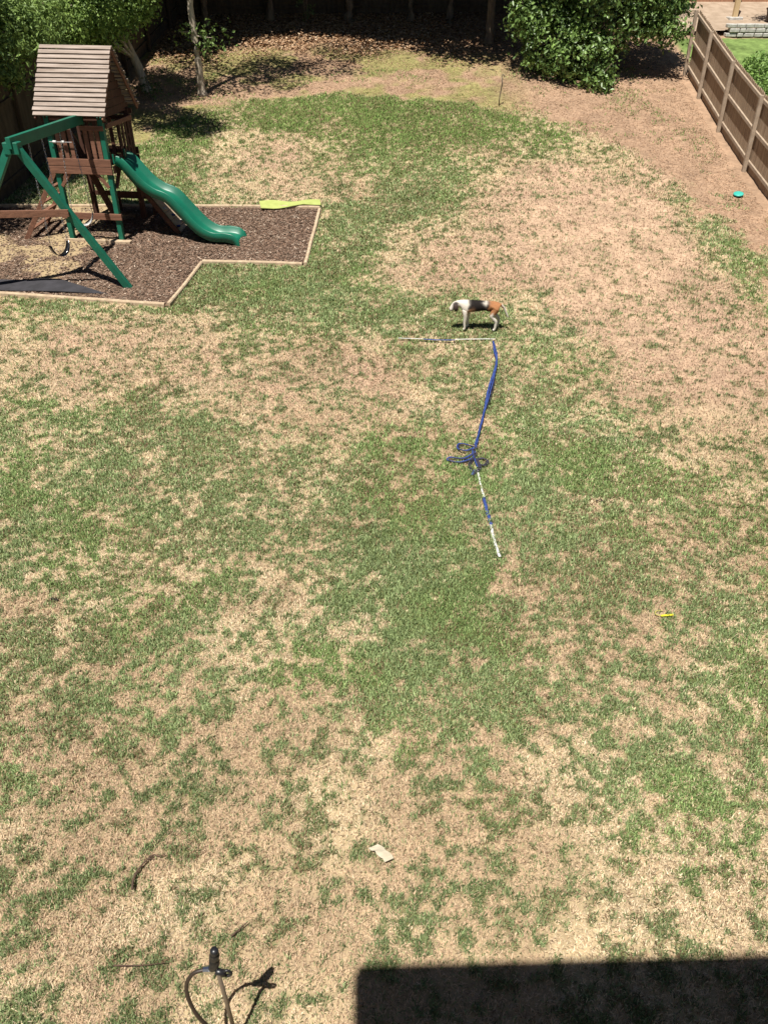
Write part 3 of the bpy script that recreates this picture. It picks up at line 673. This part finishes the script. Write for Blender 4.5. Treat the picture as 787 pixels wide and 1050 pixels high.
# slim tree on the bank
b = gp(-5.66, 27.66)
lob = [(-6.05, 27.45, 3.80, .30, .3, .14), (-5.25, 27.4, 3.62, .42, .3, .2), (-5.1, 27.5, 3.85, .2, .2, .12), (-4.2, 28.6, 7.6, 1.3, 1.0, .6), (-2.9, 28.0, 8.0, 1.4, .9, .5), (-4.8, 26.4, 8.4, 1.3, .9, .5), (-2.0, 29.6, 8.6, 1.3, 1.0, .5), (-5.4, 27.6, 8.0, 1.3, 1.3, 1.0), (-7.2, 28.6, 7.4, .8, .8, .7), (-4.6, 28, 8.6, .9, .9, .8)]
tree('slim_tree', b, 'slim pale barked tree standing alone on the leafy bank', 'tree', [b, gp(-5.68, 27.66, 1.0), gp(-5.72, 27.66, 2.2), gp(-5.62, 27.66, 3.6), gp(-5.5, 27.7, 5.5)], (.125, .07), lob, 13000, .12, (.08, .14, .04), (.2, .3, .08), bark=m_palebark, csz=.26, clump=12, shell=.8, limbs=False, extra=[([gp(-5.7, 27.66, 1.7), (-6.1, 27.45, 3.85)], .02), ([gp(-5.7, 27.66, 1.6), (-5.1, 27.4, 3.7)], .02), ([gp(-5.6, 27.68, 4), (-4.3, 28.4, 7.6)], .05), ([gp(-5.6, 27.68, 4.2), (-7.1, 28.5, 7.3)], .05), ([gp(-5.5, 27.7, 5), (-5.3, 27.7, 8.4)], .06)])
# back trees with crowns above the frame
BK = [(3.68, 32.4, .16, 'dark trunk standing in the deep shade beside the evergreen shrub', [(2.6, 30.6, 9.2, 2.0, 1.6, 1.3), (4.4, 31.2, 9.6, 1.9, 1.5, 1.3), (3.4, 33.2, 10, 2.6, 2, 1.4)]),
      (1.0, 35.0, .12, 'thin dark trunk close to the back fence left of centre', [(.0, 32.6, 9.4, 2.2, 1.3, 1.2)]),
      (2.45, 34.7, .13, 'sunlit brown trunk at the back, left of the dark trunk', [(1.4, 33.6, 9.8, 2.0, 1.5, 1.3), (2.4, 35.4, 10.4, 2.2, 1.6, 1.4)]),
      (4.7, 35.0, .12, 'thin trunk at the back between the dark trunk and the shrub', [(4.6, 34.2, 9.4, 2, 1.5, 1.2), (6.6, 34.4, 9.0, 2.2, 1.6, 1.3)]),
      (-1.35, 34.9, .20, 'thick trunk by the back fence near the middle, half lit', [(-1.6, 33.6, 8.8, 2.3, 1.5, 1.3), (.2, 34.4, 9.3, 1.8, 1.5, 1.2)]),
      (-4.3, 35.0, .15, 'trunk in shade by the back fence right of the slim tree', [(-4.4, 33.7, 8.6, 2.4, 1.6, 1.3), (-6.4, 33.2, 8.0, 1.8, 1.4, 1.1)]),
      (-6.6, 34.2, .14, 'shaded grey trunk in the far left corner of the yard', [(-7.4, 31.6, 7.6, 1.4, 1.3, 1.0), (-8.2, 33.6, 8.4, 1.8, 1.8, 1.2)])]
for x, y, r_, lab, lb_ in BK:
    b = gp(x, y); tp = lb_[0]
    lb_ = [(p_[0], p_[1], p_[2] - .8, p_[3] * 1.15, p_[4] * 1.2, p_[5] * 1.2) for p_ in lb_]
    tree('back_tree', b, lab, 'tree', [b, gp(x + .05, y, 1.5), gp(x - .08, y - .1, 3.2), ((x + tp[0]) / 2, (y + tp[1]) / 2, tp[2] - .8)], (r_, r_ * .5), lb_, 17000, .24, DG1, DG2, csz=.32, clump=20)
for i, (x, y, lab) in enumerate(((-9.6, 38.6, 'dark woodland tree beyond the far left corner of the yard'), (-5.5, 39.5, 'dark woodland tree beyond the back fence on the left'), (0.2, 40, 'dark woodland tree beyond the back fence in the middle'), (5.5, 39, 'dark woodland tree beyond the back fence on the right'))):
    b = gp(x, y)
    lb_ = [(x, y, 5.6, 2.6, 1.2, 1.5), (x + 2.0, y + .5, 5.4, 2.0, 1.2, 1.4), (x - 1.8, y + .5, 7.4, 2.2, 1.6, 1.8), (x + 1, y - .5, 8.6, 2.6, 2, 1.8)]
    tree('woodland_tree', b, lab, 'tree', [b, gp(x, y, 2), gp(x + .1, y, 5)], (.22, .1), lb_, 14000, .2, DG1, DG2, csz=.3, clump=20)
# ivy spray at the back and seedlings by the left fence
def plant(name, x, y, r_, h, n, label, c1, c2, size=.09, cat='plant', asp=.45, group=None, mat=None):
    b = gp(x, y, -.02); root = empty(name, b, 0, label=label, cat=cat, group=group); z0 = h * .5
    bm = bmesh.new()
    for i in range(6):
        a = random.random() * 6.28; tube(bm, [(0, 0, 0), (math.cos(a) * r_ * .3, math.sin(a) * r_ * .3, h * .5), (math.cos(a) * r_ * .6, math.sin(a) * r_ * .6, h * .85)], [.012, .009, .005], 5)
    finish('stem', bm, m_bark, root)
    V, F_, C = leafcloud([(0, 0, h * .55, r_, r_, h * .45)], n, size, c1, c2, csz=r_ * .22, clump=10, asp=asp, shell=.8)
    np_mesh('foliage', V, F_, mat or m_leaf, root, col=C); return root
NG1, NG2 = (.10, .19, .04), (.26, .40, .10)
for i, (x, y, r_, h, lab) in enumerate(((11.0, 24.6, .65, 1.7, 'bright leafy plant behind the fence nearest the photo edge'), (11.15, 25.9, .6, 1.6, 'bright leafy plant second along behind the fence boards'),
        (11.4, 27.1, .55, 1.35, 'bright leafy plant third along behind the fence'), (11.7, 28.3, .45, .9, 'small leafy plant farthest along behind the fence'))):
    plant('leafy_plant', x, y, r_, h, 1500, lab, NG1, NG2, .12, group='plants along the far side of the fence')
plant('fence_shrub', 10.9, 35.6, .7, 1.5, 1500, 'loose green shrub by the far corner of the neighbouring bed', NG1, NG2, .12, cat='shrub')
plant('fence_shrub', 9.8, 34.6, .8, 1.8, 1600, 'green shrub rising just past the end of the brown fence', NG1, NG2, .12, cat='shrub')
plant('seedling', -7.2, 27.4, .3, .7, 240, 'small dark seedling beside the leaning tree', (.06, .1, .03), (.14, .2, .06), .08)
plant('seedling', -6.0, 30.6, .22, .6, 160, 'small pale seedling on the leafy bank left of the slim tree', (.1, .14, .05), (.25, .3, .12), .08)
plant('vine', -2.9, 34.6, .35, 2.0, 500, 'hanging vine leaves catching light in front of the back fence', (.06, .1, .03), (.2, .27, .09), .09)
# neighbour: stone wall, post, pot
sw = empty('stone_wall', (12.35, 33.1, gzf(0, 33.1)), 0, label='low pale dry stone wall holding the neighbouring bed', cat='wall')
bm = bmesh.new(); z = 0
for c in range(3):
    x = 0 if c % 2 else -.1
    while x < 6.5:
        l = random.uniform(.22, .42); h = .135
        box(bm, (x + l / 2, random.uniform(-.02, .02), z + h / 2), (l - .02, .28, h - .012), Matrix.Rotation(random.uniform(-.03, .03), 3, 'Y')); x += l
    z += .14
finish('stones', bm, m_stone, sw, bevel=.02)
bm = bmesh.new()
bedn = np.array([(9.0, 33.2), (18.9, 33.2), (18.9, 37.2), (9.0, 37.2)])
V_ = [bm.verts.new((x, y, gzf(x, y) + .05 + (.28 if x > 12 and y < 34 else .05))) for x, y in bedn]; bm.faces.new(V_)
o = finish('neighbour_bed_ground', bm, M('bed_soil', (.40, .31, .23), (.27, .2, .14), .95, (3, 3, 3), .5)); tag(o, kind='structure')
po = empty('porch_post', gp(13.15, 34.9), 0, label='pale square timber post standing in the neighbouring bed', cat='post')
bm = bmesh.new(); box(bm, (0, 0, 1.6), (.17, .17, 3.2)); finish('post_shaft', bm, M('yellow_pine', (.62, .46, .26), (.5, .36, .2), .8, (9, 9, 2)), po, bevel=.01)
bm = bmesh.new(); box(bm, (0, 0, .1), (.5, .42, .16)); finish('post_footing', bm, m_stone, po, bevel=.02)
pt = empty('planter_pot', gp(14.25, 34.2, .2), 0, label='dark planter pot holding a small leafy tree near the stone wall', cat='planter')
bm = bmesh.new(); prf = [(.16, 0), (.22, .34), (.25, .35), (.25, .4), (.21, .4), (.2, .34)]; rg = [[bm.verts.new((r_ * math.cos(a), r_ * math.sin(a), z)) for a in [k * math.pi / 8 for k in range(16)]] for r_, z in prf]
for i in range(len(rg) - 1):
    for k in range(16): bm.faces.new((rg[i][k], rg[i][(k + 1) % 16], rg[i + 1][(k + 1) % 16], rg[i + 1][k]))
bm.faces.new(rg[0][::-1]); bm.faces.new(rg[-1]); finish('pot', bm, M('dark_pot', (.06, .035, .025), (.04, .025, .02), .5), pt)
pb = gp(14.25, 34.2, .55)
tree('potted_tree', pb, 'small thin stemmed tree growing in the dark planter pot', 'tree', [pb, (pb[0], pb[1], pb[2] + .6), (pb[0] + .05, pb[1], pb[2] + 1.3)], (.04, .025), [(pb[0], pb[1], pb[2] + 1.5, .6, .6, .5)], 1200, .11, NG1, NG2, csz=.12, clump=12)
bx_ = empty('outlet_box', gp(13.9, 36.7, .5), 0, label='small black box fixed low on the reddish neighbouring fence', cat='box')
bm = bmesh.new(); box(bm, (0, .35, .1), (.3, .1, .2)); box(bm, (0, .29, .18), (.34, .06, .04)); finish('box_body', bm, m_black, bx_, bevel=.01)
# ------------------------------------------------------------------ house behind the camera, whose roof shades the near right lawn
HS = Vector((-.17, 2.62, 0)); HH = 7.6
k_ = HH / math.tan(R(SUN_EL)); cx = HS.x - k_ * math.sin(R(SUN_AZ)); cy = HS.y - k_ * math.cos(R(SUN_AZ))
hs = empty('house', (cx, cy, 0), R(1.6), label='pale sided two storey house at the near edge whose eave shades the lawn', cat='house')
bm = bmesh.new(); box(bm, (5.2, -5.5, 3.6), (9.6, 10, 7.2)); box(bm, (-4.2, -7.9, 3.0), (9, 8, 6)); finish('wall', bm, m_siding, hs)
bm = bmesh.new()
vs = [bm.verts.new(p) for p in ((0, 0, HH), (10.4, 0, HH), (10.4, -11, HH), (0, -11, HH), (0, -5.5, HH + 2.4), (10.4, -5.5, HH + 2.4), (0, 0, HH - .2), (10.4, 0, HH - .2), (10.4, -11, HH - .2), (0, -11, HH - .2))]
for f in ((0, 1, 5, 4), (2, 3, 4, 5), (6, 7, 1, 0), (7, 8, 2, 1), (8, 9, 3, 2), (9, 6, 0, 3), (9, 8, 7, 6), (0, 4, 3), (1, 2, 5)): bm.faces.new([vs[i] for i in f])
bmesh.ops.recalc_face_normals(bm, faces=bm.faces[:]); finish('roof', bm, m_shingle, hs)
for x in (3.2, 6.2, 8.6):
    for z in (1.6, 4.8):
        bm = bmesh.new(); box(bm, (x, -.49, z), (1.1, .06, 1.5)); wf = finish('window', bm, M('window_trim', (.75, .74, .7), None, .5), hs, bevel=.01)
        bm = bmesh.new(); box(bm, (x, -.45, z), (.92, .03, 1.32)); finish('pane', bm, M('window_glass', (.03, .04, .05), None, .06, spec=.8), wf)
# ------------------------------------------------------------------ dog
m_dog = MV('dog_coat', .9, spec=.06, nscale=30, namp=.12)
def make_dog():
    V = []; E = []; Rr = []
    def v(p, r, par=None):
        V.append(p); Rr.append(r)
        if par is not None: E.append((par, len(V) - 1))
        return len(V) - 1
    # x forward (head), z up; metres
    pelv = v((-.30, 0, .47), .088)
    b1 = v((-.15, 0, .475), .092, pelv); b2 = v((.0, 0, .46), .105, b1); b3 = v((.15, 0, .45), .122, b2); ch = v((.27, 0, .465), .112, b3)
    n1 = v((.35, .0, .50), .075, ch); n2 = v((.42, .01, .50), .062, n1); hd = v((.475, .03, .475), .078, n2); mz = v((.53, .045, .42), .052, hd); ns = v((.57, .055, .37), .038, mz)
    t0 = v((-.39, 0, .50), .03, pelv); t1 = v((-.47, -.02, .42), .022, t0); t2 = v((-.52, -.03, .32), .018, t1); t3 = v((-.56, -.03, .24), .012, t2)
    for s, dx in ((1, .03), (-1, -.03)):
        a = v((.27 + dx * .3, .075 * s, .39), .066, ch); b = v((.235 + dx, .085 * s, .27), .042, a); c = v((.245 + dx, .085 * s, .14), .029, b); d = v((.235 + dx, .085 * s, .04), .025, c); v((.27 + dx, .085 * s, .016), .024, d)
        a = v((-.31 + dx * .3, .08 * s, .41), .075, pelv); b = v((-.25 + dx, .09 * s, .29), .050, a); c = v((-.36 + dx, .09 * s, .19), .034, b); d = v((-.345 + dx, .09 * s, .05), .025, c); v((-.305 + dx, .09 * s, .016), .024, d)
    me = bpy.data.meshes.new('dog'); me.from_pydata(V, E, []); o = link(bpy.data.objects.new('dog', me))
    md = o.modifiers.new('skin', 'SKIN'); md.use_smooth_shade = True
    for i, sv in enumerate(me.skin_vertices[0].data): sv.radius = (Rr[i], Rr[i]); sv.use_root = (i == 0)
    o.modifiers.new('sub', 'SUBSURF').levels = 2; o.modifiers['sub'].render_levels = 2
    dg = bpy.context.evaluated_depsgraph_get(); dg.update()
    m2 = bpy.data.meshes.new_from_object(o.evaluated_get(dg)); bpy.data.objects.remove(o); m2.name = 'dog_body'
    n = len(m2.vertices); co = np.zeros(n * 3, dtype=np.float32); m2.vertices.foreach_get('co', co); co = co.reshape(-1, 3)
    j = fbm(co[:, 0] * 10 + 5, co[:, 2] * 10 + co[:, 1] * 6, (1, .4), (1, .5), 2) - .5
    x, y, z = co[:, 0] + j * .12, co[:, 1], co[:, 2] + j * .12
    wh = np.array([.64, .58, .50]); bl = np.array([.018, .015, .014]); br = np.array([.34, .155, .07]); tan_ = np.array([.34, .18, .10])
    c = np.tile(wh, (n, 1))
    sad = (x > -.24) & (x < .27) & (z > .37 - .15 * np.abs(x)); c[sad] = bl
    c[(x > -.14) & (x < -.06) & (z > .50)] = wh
    c[(x <= -.18) & (z > .33)] = br
    c[(x > .10) & (x < .26) & (z < .42) & (z > .30)] = tan_
    c[(x > .24) & (x < .40) & (z > .3)] = wh
    c[(x < -.42)] = wh; c[(x < -.36) & (x > -.44) & (z > .42)] = br
    c[(x > .44) & (x < .52) & (np.abs(y - .015) > .035) ] = bl * 2.5
    c[(z < .345) & (x > .54)] = bl
    ed = np.zeros(len(m2.edges) * 2, dtype=np.int32); m2.edges.foreach_get('vertices', ed); ed = ed.reshape(-1, 2)
    for _ in range(2):
        acc = c.copy(); cnt = np.ones((n, 1))
        np.add.at(acc, ed[:, 0], c[ed[:, 1]]); np.add.at(acc, ed[:, 1], c[ed[:, 0]]); np.add.at(cnt, ed.ravel(), 1); c = .65 * c + .35 * acc / cnt
    at = m2.color_attributes.new('Col', 'FLOAT_COLOR', 'POINT'); c4 = np.ones((n, 4), dtype=np.float32); c4[:, :3] = c; at.data.foreach_set('color', c4.ravel())
    m2.materials.clear(); m2.materials.append(m_dog)
    return m2
p = px2g(491, 338.5); dog = link(bpy.data.objects.new('dog', make_dog())); dog.location = (p.x - .02, p.y + .0, gzf(p.x, p.y) + .015)
dog.rotation_euler = (0, 0, R(176)); dog.scale = (.93, .93, .96)
tag(dog, 'white, black and orange hound standing side on in the middle of the lawn', 'dog')
for s in (1, -1):
    bm = bmesh.new(); g = []
    for zz, wv in ((0, .030), (-.04, .042), (-.09, .040), (-.125, .02)):
        y = .015 + s * (.066 + (-zz) * .12)
        g.append([bm.verts.new((.455 + a * wv, y + q, .505 + zz)) for a, q in ((-1, 0), (1, 0), (1, s * .012), (-1, s * .012))])
    for i in range(3):
        for k in range(4): bm.faces.new((g[i][k], g[i][(k + 1) % 4], g[i + 1][(k + 1) % 4], g[i + 1][k]))
    bm.faces.new(g[0]); bm.faces.new(g[-1]); bmesh.ops.recalc_face_normals(bm, faces=bm.faces[:])
    finish('ear', bm, M('dog_ear', (.07, .045, .035), (.03, .022, .02), .8), dog, smooth=True)
    bm = bmesh.new(); bmesh.ops.create_icosphere(bm, subdivisions=1, radius=.011, matrix=Matrix.Translation((.525, .018 + s * .046, .465))); finish('eye', bm, m_black, dog, smooth=True)
# ------------------------------------------------------------------ strap on the lawn
ST = empty('boundary_strap', (*px2g(486, 470)[:2], 0), 0, label='blue and white strap laid in an L shape with tangled loops half way', cat='strap')
SO = Vector(ST.location)
def strap(name, pix, wd, mat, lift=.045, th=.35, n=5, parent=ST, amp=.004):
    pts = []
    for q in pix:
        g = px2g(*q[:2]); dz = q[2] if len(q) > 2 else 0
        pts.append(Vector((g.x, g.y, g.z + lift + dz)) - SO)
    P = spline(pts, n); P = [q_ + Vector((random.uniform(-amp, amp), 0, random.uniform(-amp, amp) * .4)) for q_ in P]
    bm = bmesh.new(); tube(bm, P, wd / 2, 6, flat=th); return finish(name, bm, mat, parent, smooth=True)
strap('blue_strap', [(505, 352), (506.5, 362), (508.5, 372), (506, 384), (502, 396), (499, 408), (497, 420), (493, 436), (490, 449), (487, 462)], .034, m_blue)
strap('blue_strap', [(506, 356), (509, 372), (504, 398), (500, 412), (495, 430), (491, 446), (486, 460)], .022, m_blue, lift=.065)
strap('trailing_cord', [(508, 372), (506, 395), (502, 412), (498, 422)], .012, m_cord)
strap('white_strap', [(488.5, 484), (491.5, 496), (495.5, 513)], .030, m_white)
strap('blue_strap', [(495.5, 513), (499, 527), (503, 541)], .045, m_blue)
strap('white_strap', [(502.5, 541), (506, 556), (511.5, 574)], .036, m_white)
strap('white_strap', [(408, 349), (420, 349.5), (434, 350)], .022, m_white)
strap('blue_strap', [(434, 350), (448, 351), (466, 351)], .034, m_blue)
strap('white_strap', [(466, 350.5), (485, 350), (507, 350)], .026, m_white)
for L_ in ([(487, 462), (478, 459), (470, 458), (469, 463), (477, 465), (486, 462)], [(487, 466), (475, 473), (461, 472), (459, 475), (470, 477), (483, 473), (487, 467)],
           [(487, 474), (494, 473), (499, 476), (495, 480), (488, 478)], [(484, 472), (480, 480), (485, 487), (491, 482), (487, 473)], [(486, 485), (483, 490), (486, 487)],
           [(488, 460), (484, 465), (486, 474), (489, 482)]):
    strap('cord_loop', L_, .022, m_blue if len(L_) != 5 else m_cord, lift=.05, th=.8, n=6)
    strap('cord_loop', [(a + 1.5, b_ + 1.2) for a, b_ in L_], .014, m_cord, lift=.06, th=.8, n=6)
# ------------------------------------------------------------------ standpipe with hose, near the camera
SPX, SPY = -.955, 2.17
sp = empty('water_standpipe', (SPX, SPY, 0), 0, label='slim metal standpipe with a black head and looping brown hose at the bottom edge', cat='standpipe')
bm = bmesh.new(); tube(bm, [(0.03, -.01, -.1), (.02, 0, .45), (.012, 0, .9)], .013, 10); finish('pole', bm, m_pole, sp, smooth=True)
bm = bmesh.new(); tube(bm, spline([(-.03, .01, .89), (-.005, .015, .94), (.0, .02, 1.0), (.01, .02, 1.05), (.012, .02, 1.10)], 3), [.018, .022, .028, .030, .031, .030, .028, .029, .030, .027, .026, .024, .02][:13], 10); finish('spray_head', bm, m_black, sp, smooth=True)
bm = bmesh.new(); tube(bm, [(-.07, .01, .89), (-.035, .01, .895), (.0, .01, .895)], [.02, .024, .022], 10); finish('hose_coupling', bm, m_steel, sp)
bm = bmesh.new(); tube(bm, [(.0, 0, .9), (.03, 0, .885), (.05, 0, .87)], .02, 8)
tube(bm, spline([(.05, 0, .845), (.078, 0, .85), (.085, 0, .88), (.065, 0, .905), (.04, 0, .89)], 4), .009, 6); finish('valve', bm, m_black, sp, smooth=True)
bm = bmesh.new(); tube(bm, spline([(-.07, .01, .89), (-.13, .0, .87), (-.175, -.02, .79), (-.18, -.04, .66), (-.15, -.06, .5), (-.10, -.06, .33), (-.05, -.05, .15), (-.02, -.1, .03), (.15, -.4, .02), (.5, -.9, .02)], 6), .012, 8); finish('hose', bm, m_hose, sp, smooth=True)
# ------------------------------------------------------------------ small things on the grass
m_twig = M('dark_twig', (.12, .075, .05), (.06, .038, .028), .9, (20, 20, 20))
def stick(pix, r_, label, lift=.055, mat=None, name='fallen_twig', fork=None):
    g = [px2g(*q) for q in pix]; O = g[0]; root_pts = [q - O + Vector((0, 0, lift)) for q in g]
    bm = bmesh.new(); P = spline(root_pts, 4); n = len(P); tube(bm, P, [r_ * (1 - .6 * i / (n - 1)) for i in range(n)], 6)
    if fork:
        f = px2g(*fork) - O + Vector((0, 0, lift)); tube(bm, [P[n // 2], f], [r_ * .5, r_ * .3], 5)
    o = finish(name, bm, mat or m_twig, smooth=True); o.location = O; tag(o, label, 'twig', 'twigs lying on the near lawn'); return o
stick([(137, 916), (139, 903), (147, 891), (158, 881), (163, 882), (171, 880)], .009, 'dark curved twig on the near left lawn', fork=(160, 884))
stick([(238, 964), (246, 957), (255, 949)], .008, 'short straight twig up and right of the standpipe')
stick([(118, 994), (145, 994), (172, 991)], .006, 'thin brown twig lying level near the bottom left')
p = px2g(390.5, 878.5)
bm = bmesh.new(); gr = []
for i in range(7):
    s = i / 6 - .5; gr.append([bm.verts.new((s * .165 + t * .015, t * (.036 + .003 * math.sin(i * 2)) + .006 * (i % 3), .012 * math.cos(s * 8) + .01 * random.random())) for t in (-1, 0, 1)])
for i in range(6):
    for j in range(2): bm.faces.new((gr[i][j], gr[i + 1][j], gr[i + 1][j + 1], gr[i][j + 1]))
r = bmesh.ops.extrude_face_region(bm, geom=bm.faces[:])
for v in r['geom']:
    if isinstance(v, bmesh.types.BMVert): v.co.z -= .004
bmesh.ops.recalc_face_normals(bm, faces=bm.faces[:])
o = finish('paper_scrap', bm, M('cream_paper', (.52, .46, .35), (.42, .37, .27), .8)); o.location = (p.x, p.y, .05); o.rotation_euler = (.05, .05, R(-42)); tag(o, 'pale cream strip of paper lying on dry grass near the bottom', 'paper')
p = px2g(756, 201)
bm = bmesh.new(); rg = [[bm.verts.new((r_ * math.cos(a), r_ * math.sin(a), z)) for a in [k * math.pi / 12 for k in range(24)]] for r_, z in ((.105, 0), (.125, .012), (.12, .035), (.10, .042), (.04, .045))]
for i in range(4):
    for k in range(24): bm.faces.new((rg[i][k], rg[i][(k + 1) % 24], rg[i + 1][(k + 1) % 24], rg[i + 1][k]))
bm.faces.new(rg[0][::-1]); bm.faces.new(rg[-1])
o = finish('flying_disc', bm, M('teal_plastic', (.06, .46, .38), (.04, .38, .31), .4, spec=.5), smooth=True); o.location = (p.x, p.y, p.z + .03); o.rotation_euler = (R(12), R(-6), 0); tag(o, 'small teal plastic disc lying on brown straw near the right fence', 'disc')
p = px2g(512, 108)
st = empty('garden_stake', (p.x, p.y, p.z), 0, label='thin dark garden stake poking up past the far edge of the lawn', cat='stake')
bm = bmesh.new(); tube(bm, [(-.03, 0, -.05), (-.02, 0, .25), (.03, 0, .6), (.0, 0, .8)], [.02, .018, .02, .016], 6); finish('stake_shaft', bm, m_bark, st, smooth=True)
bm = bmesh.new(); tube(bm, spline([(0, 0, .78), (.03, 0, .83), (.07, 0, .8), (.07, 0, .76)], 3), .016, 6); finish('stake_hook', bm, m_bark, st, smooth=True)
def clump(x, y, label, col, n=40, s=.06, name='leaf_clump'):
    p = px2g(x, y); sz = s * (.5 + RNG.random(n)); V = []
    c = RNG.normal(size=(n, 3)) * np.array([s * .45, s * .35, .01]) + np.array([0, 0, .04]); th = RNG.random(n) * 6.28
    u = np.column_stack([np.cos(th), np.sin(th), RNG.normal(size=n) * .5]) * (sz * .35)[:, None]; v_ = np.column_stack([-np.sin(th), np.cos(th), RNG.normal(size=n) * .5]) * (sz * .15)[:, None]
    V = np.stack([c - u, c - v_, c + u, c + v_], 1).reshape(-1, 3); i = np.arange(n) * 4
    cc = np.array(col) * (.6 + .8 * RNG.random((n, 1)))
    o = np_mesh(name, V, np.column_stack([i, i + 1, i + 2, i + 3]), m_chip, col=np.repeat(cc, 4, 0)); o.location = (p.x, p.y, p.z); tag(o, label, 'dead leaves'); return o
clump(614.5, 516, 'small dark curled dead leaf on the right of the lawn', (.04, .03, .025), 14, .045)
clump(56, 618, 'small dark scrap of dead leaves on the left of the lawn', (.04, .035, .03), 16, .055)
p = px2g(682, 635)
yt = empty('yellow_toy', (p.x, p.y, p.z), 0, label='tiny bright yellow strip with a curled string lying on the right lawn', cat='toy')
bm = bmesh.new(); beam(bm, (-.06, 0, .05), (.07, .01, .055), .022, .012); finish('strip', bm, M('yellow_plastic', (.75, .68, .04), None, .5), yt, bevel=.003)
bm = bmesh.new(); tube(bm, spline([(-.06, 0, .05), (-.11, .02, .055), (-.09, .07, .05), (-.02, .08, .05)], 4), .004, 5); finish('string', bm, M('yellow_string', (.6, .56, .15), None, .6), yt)
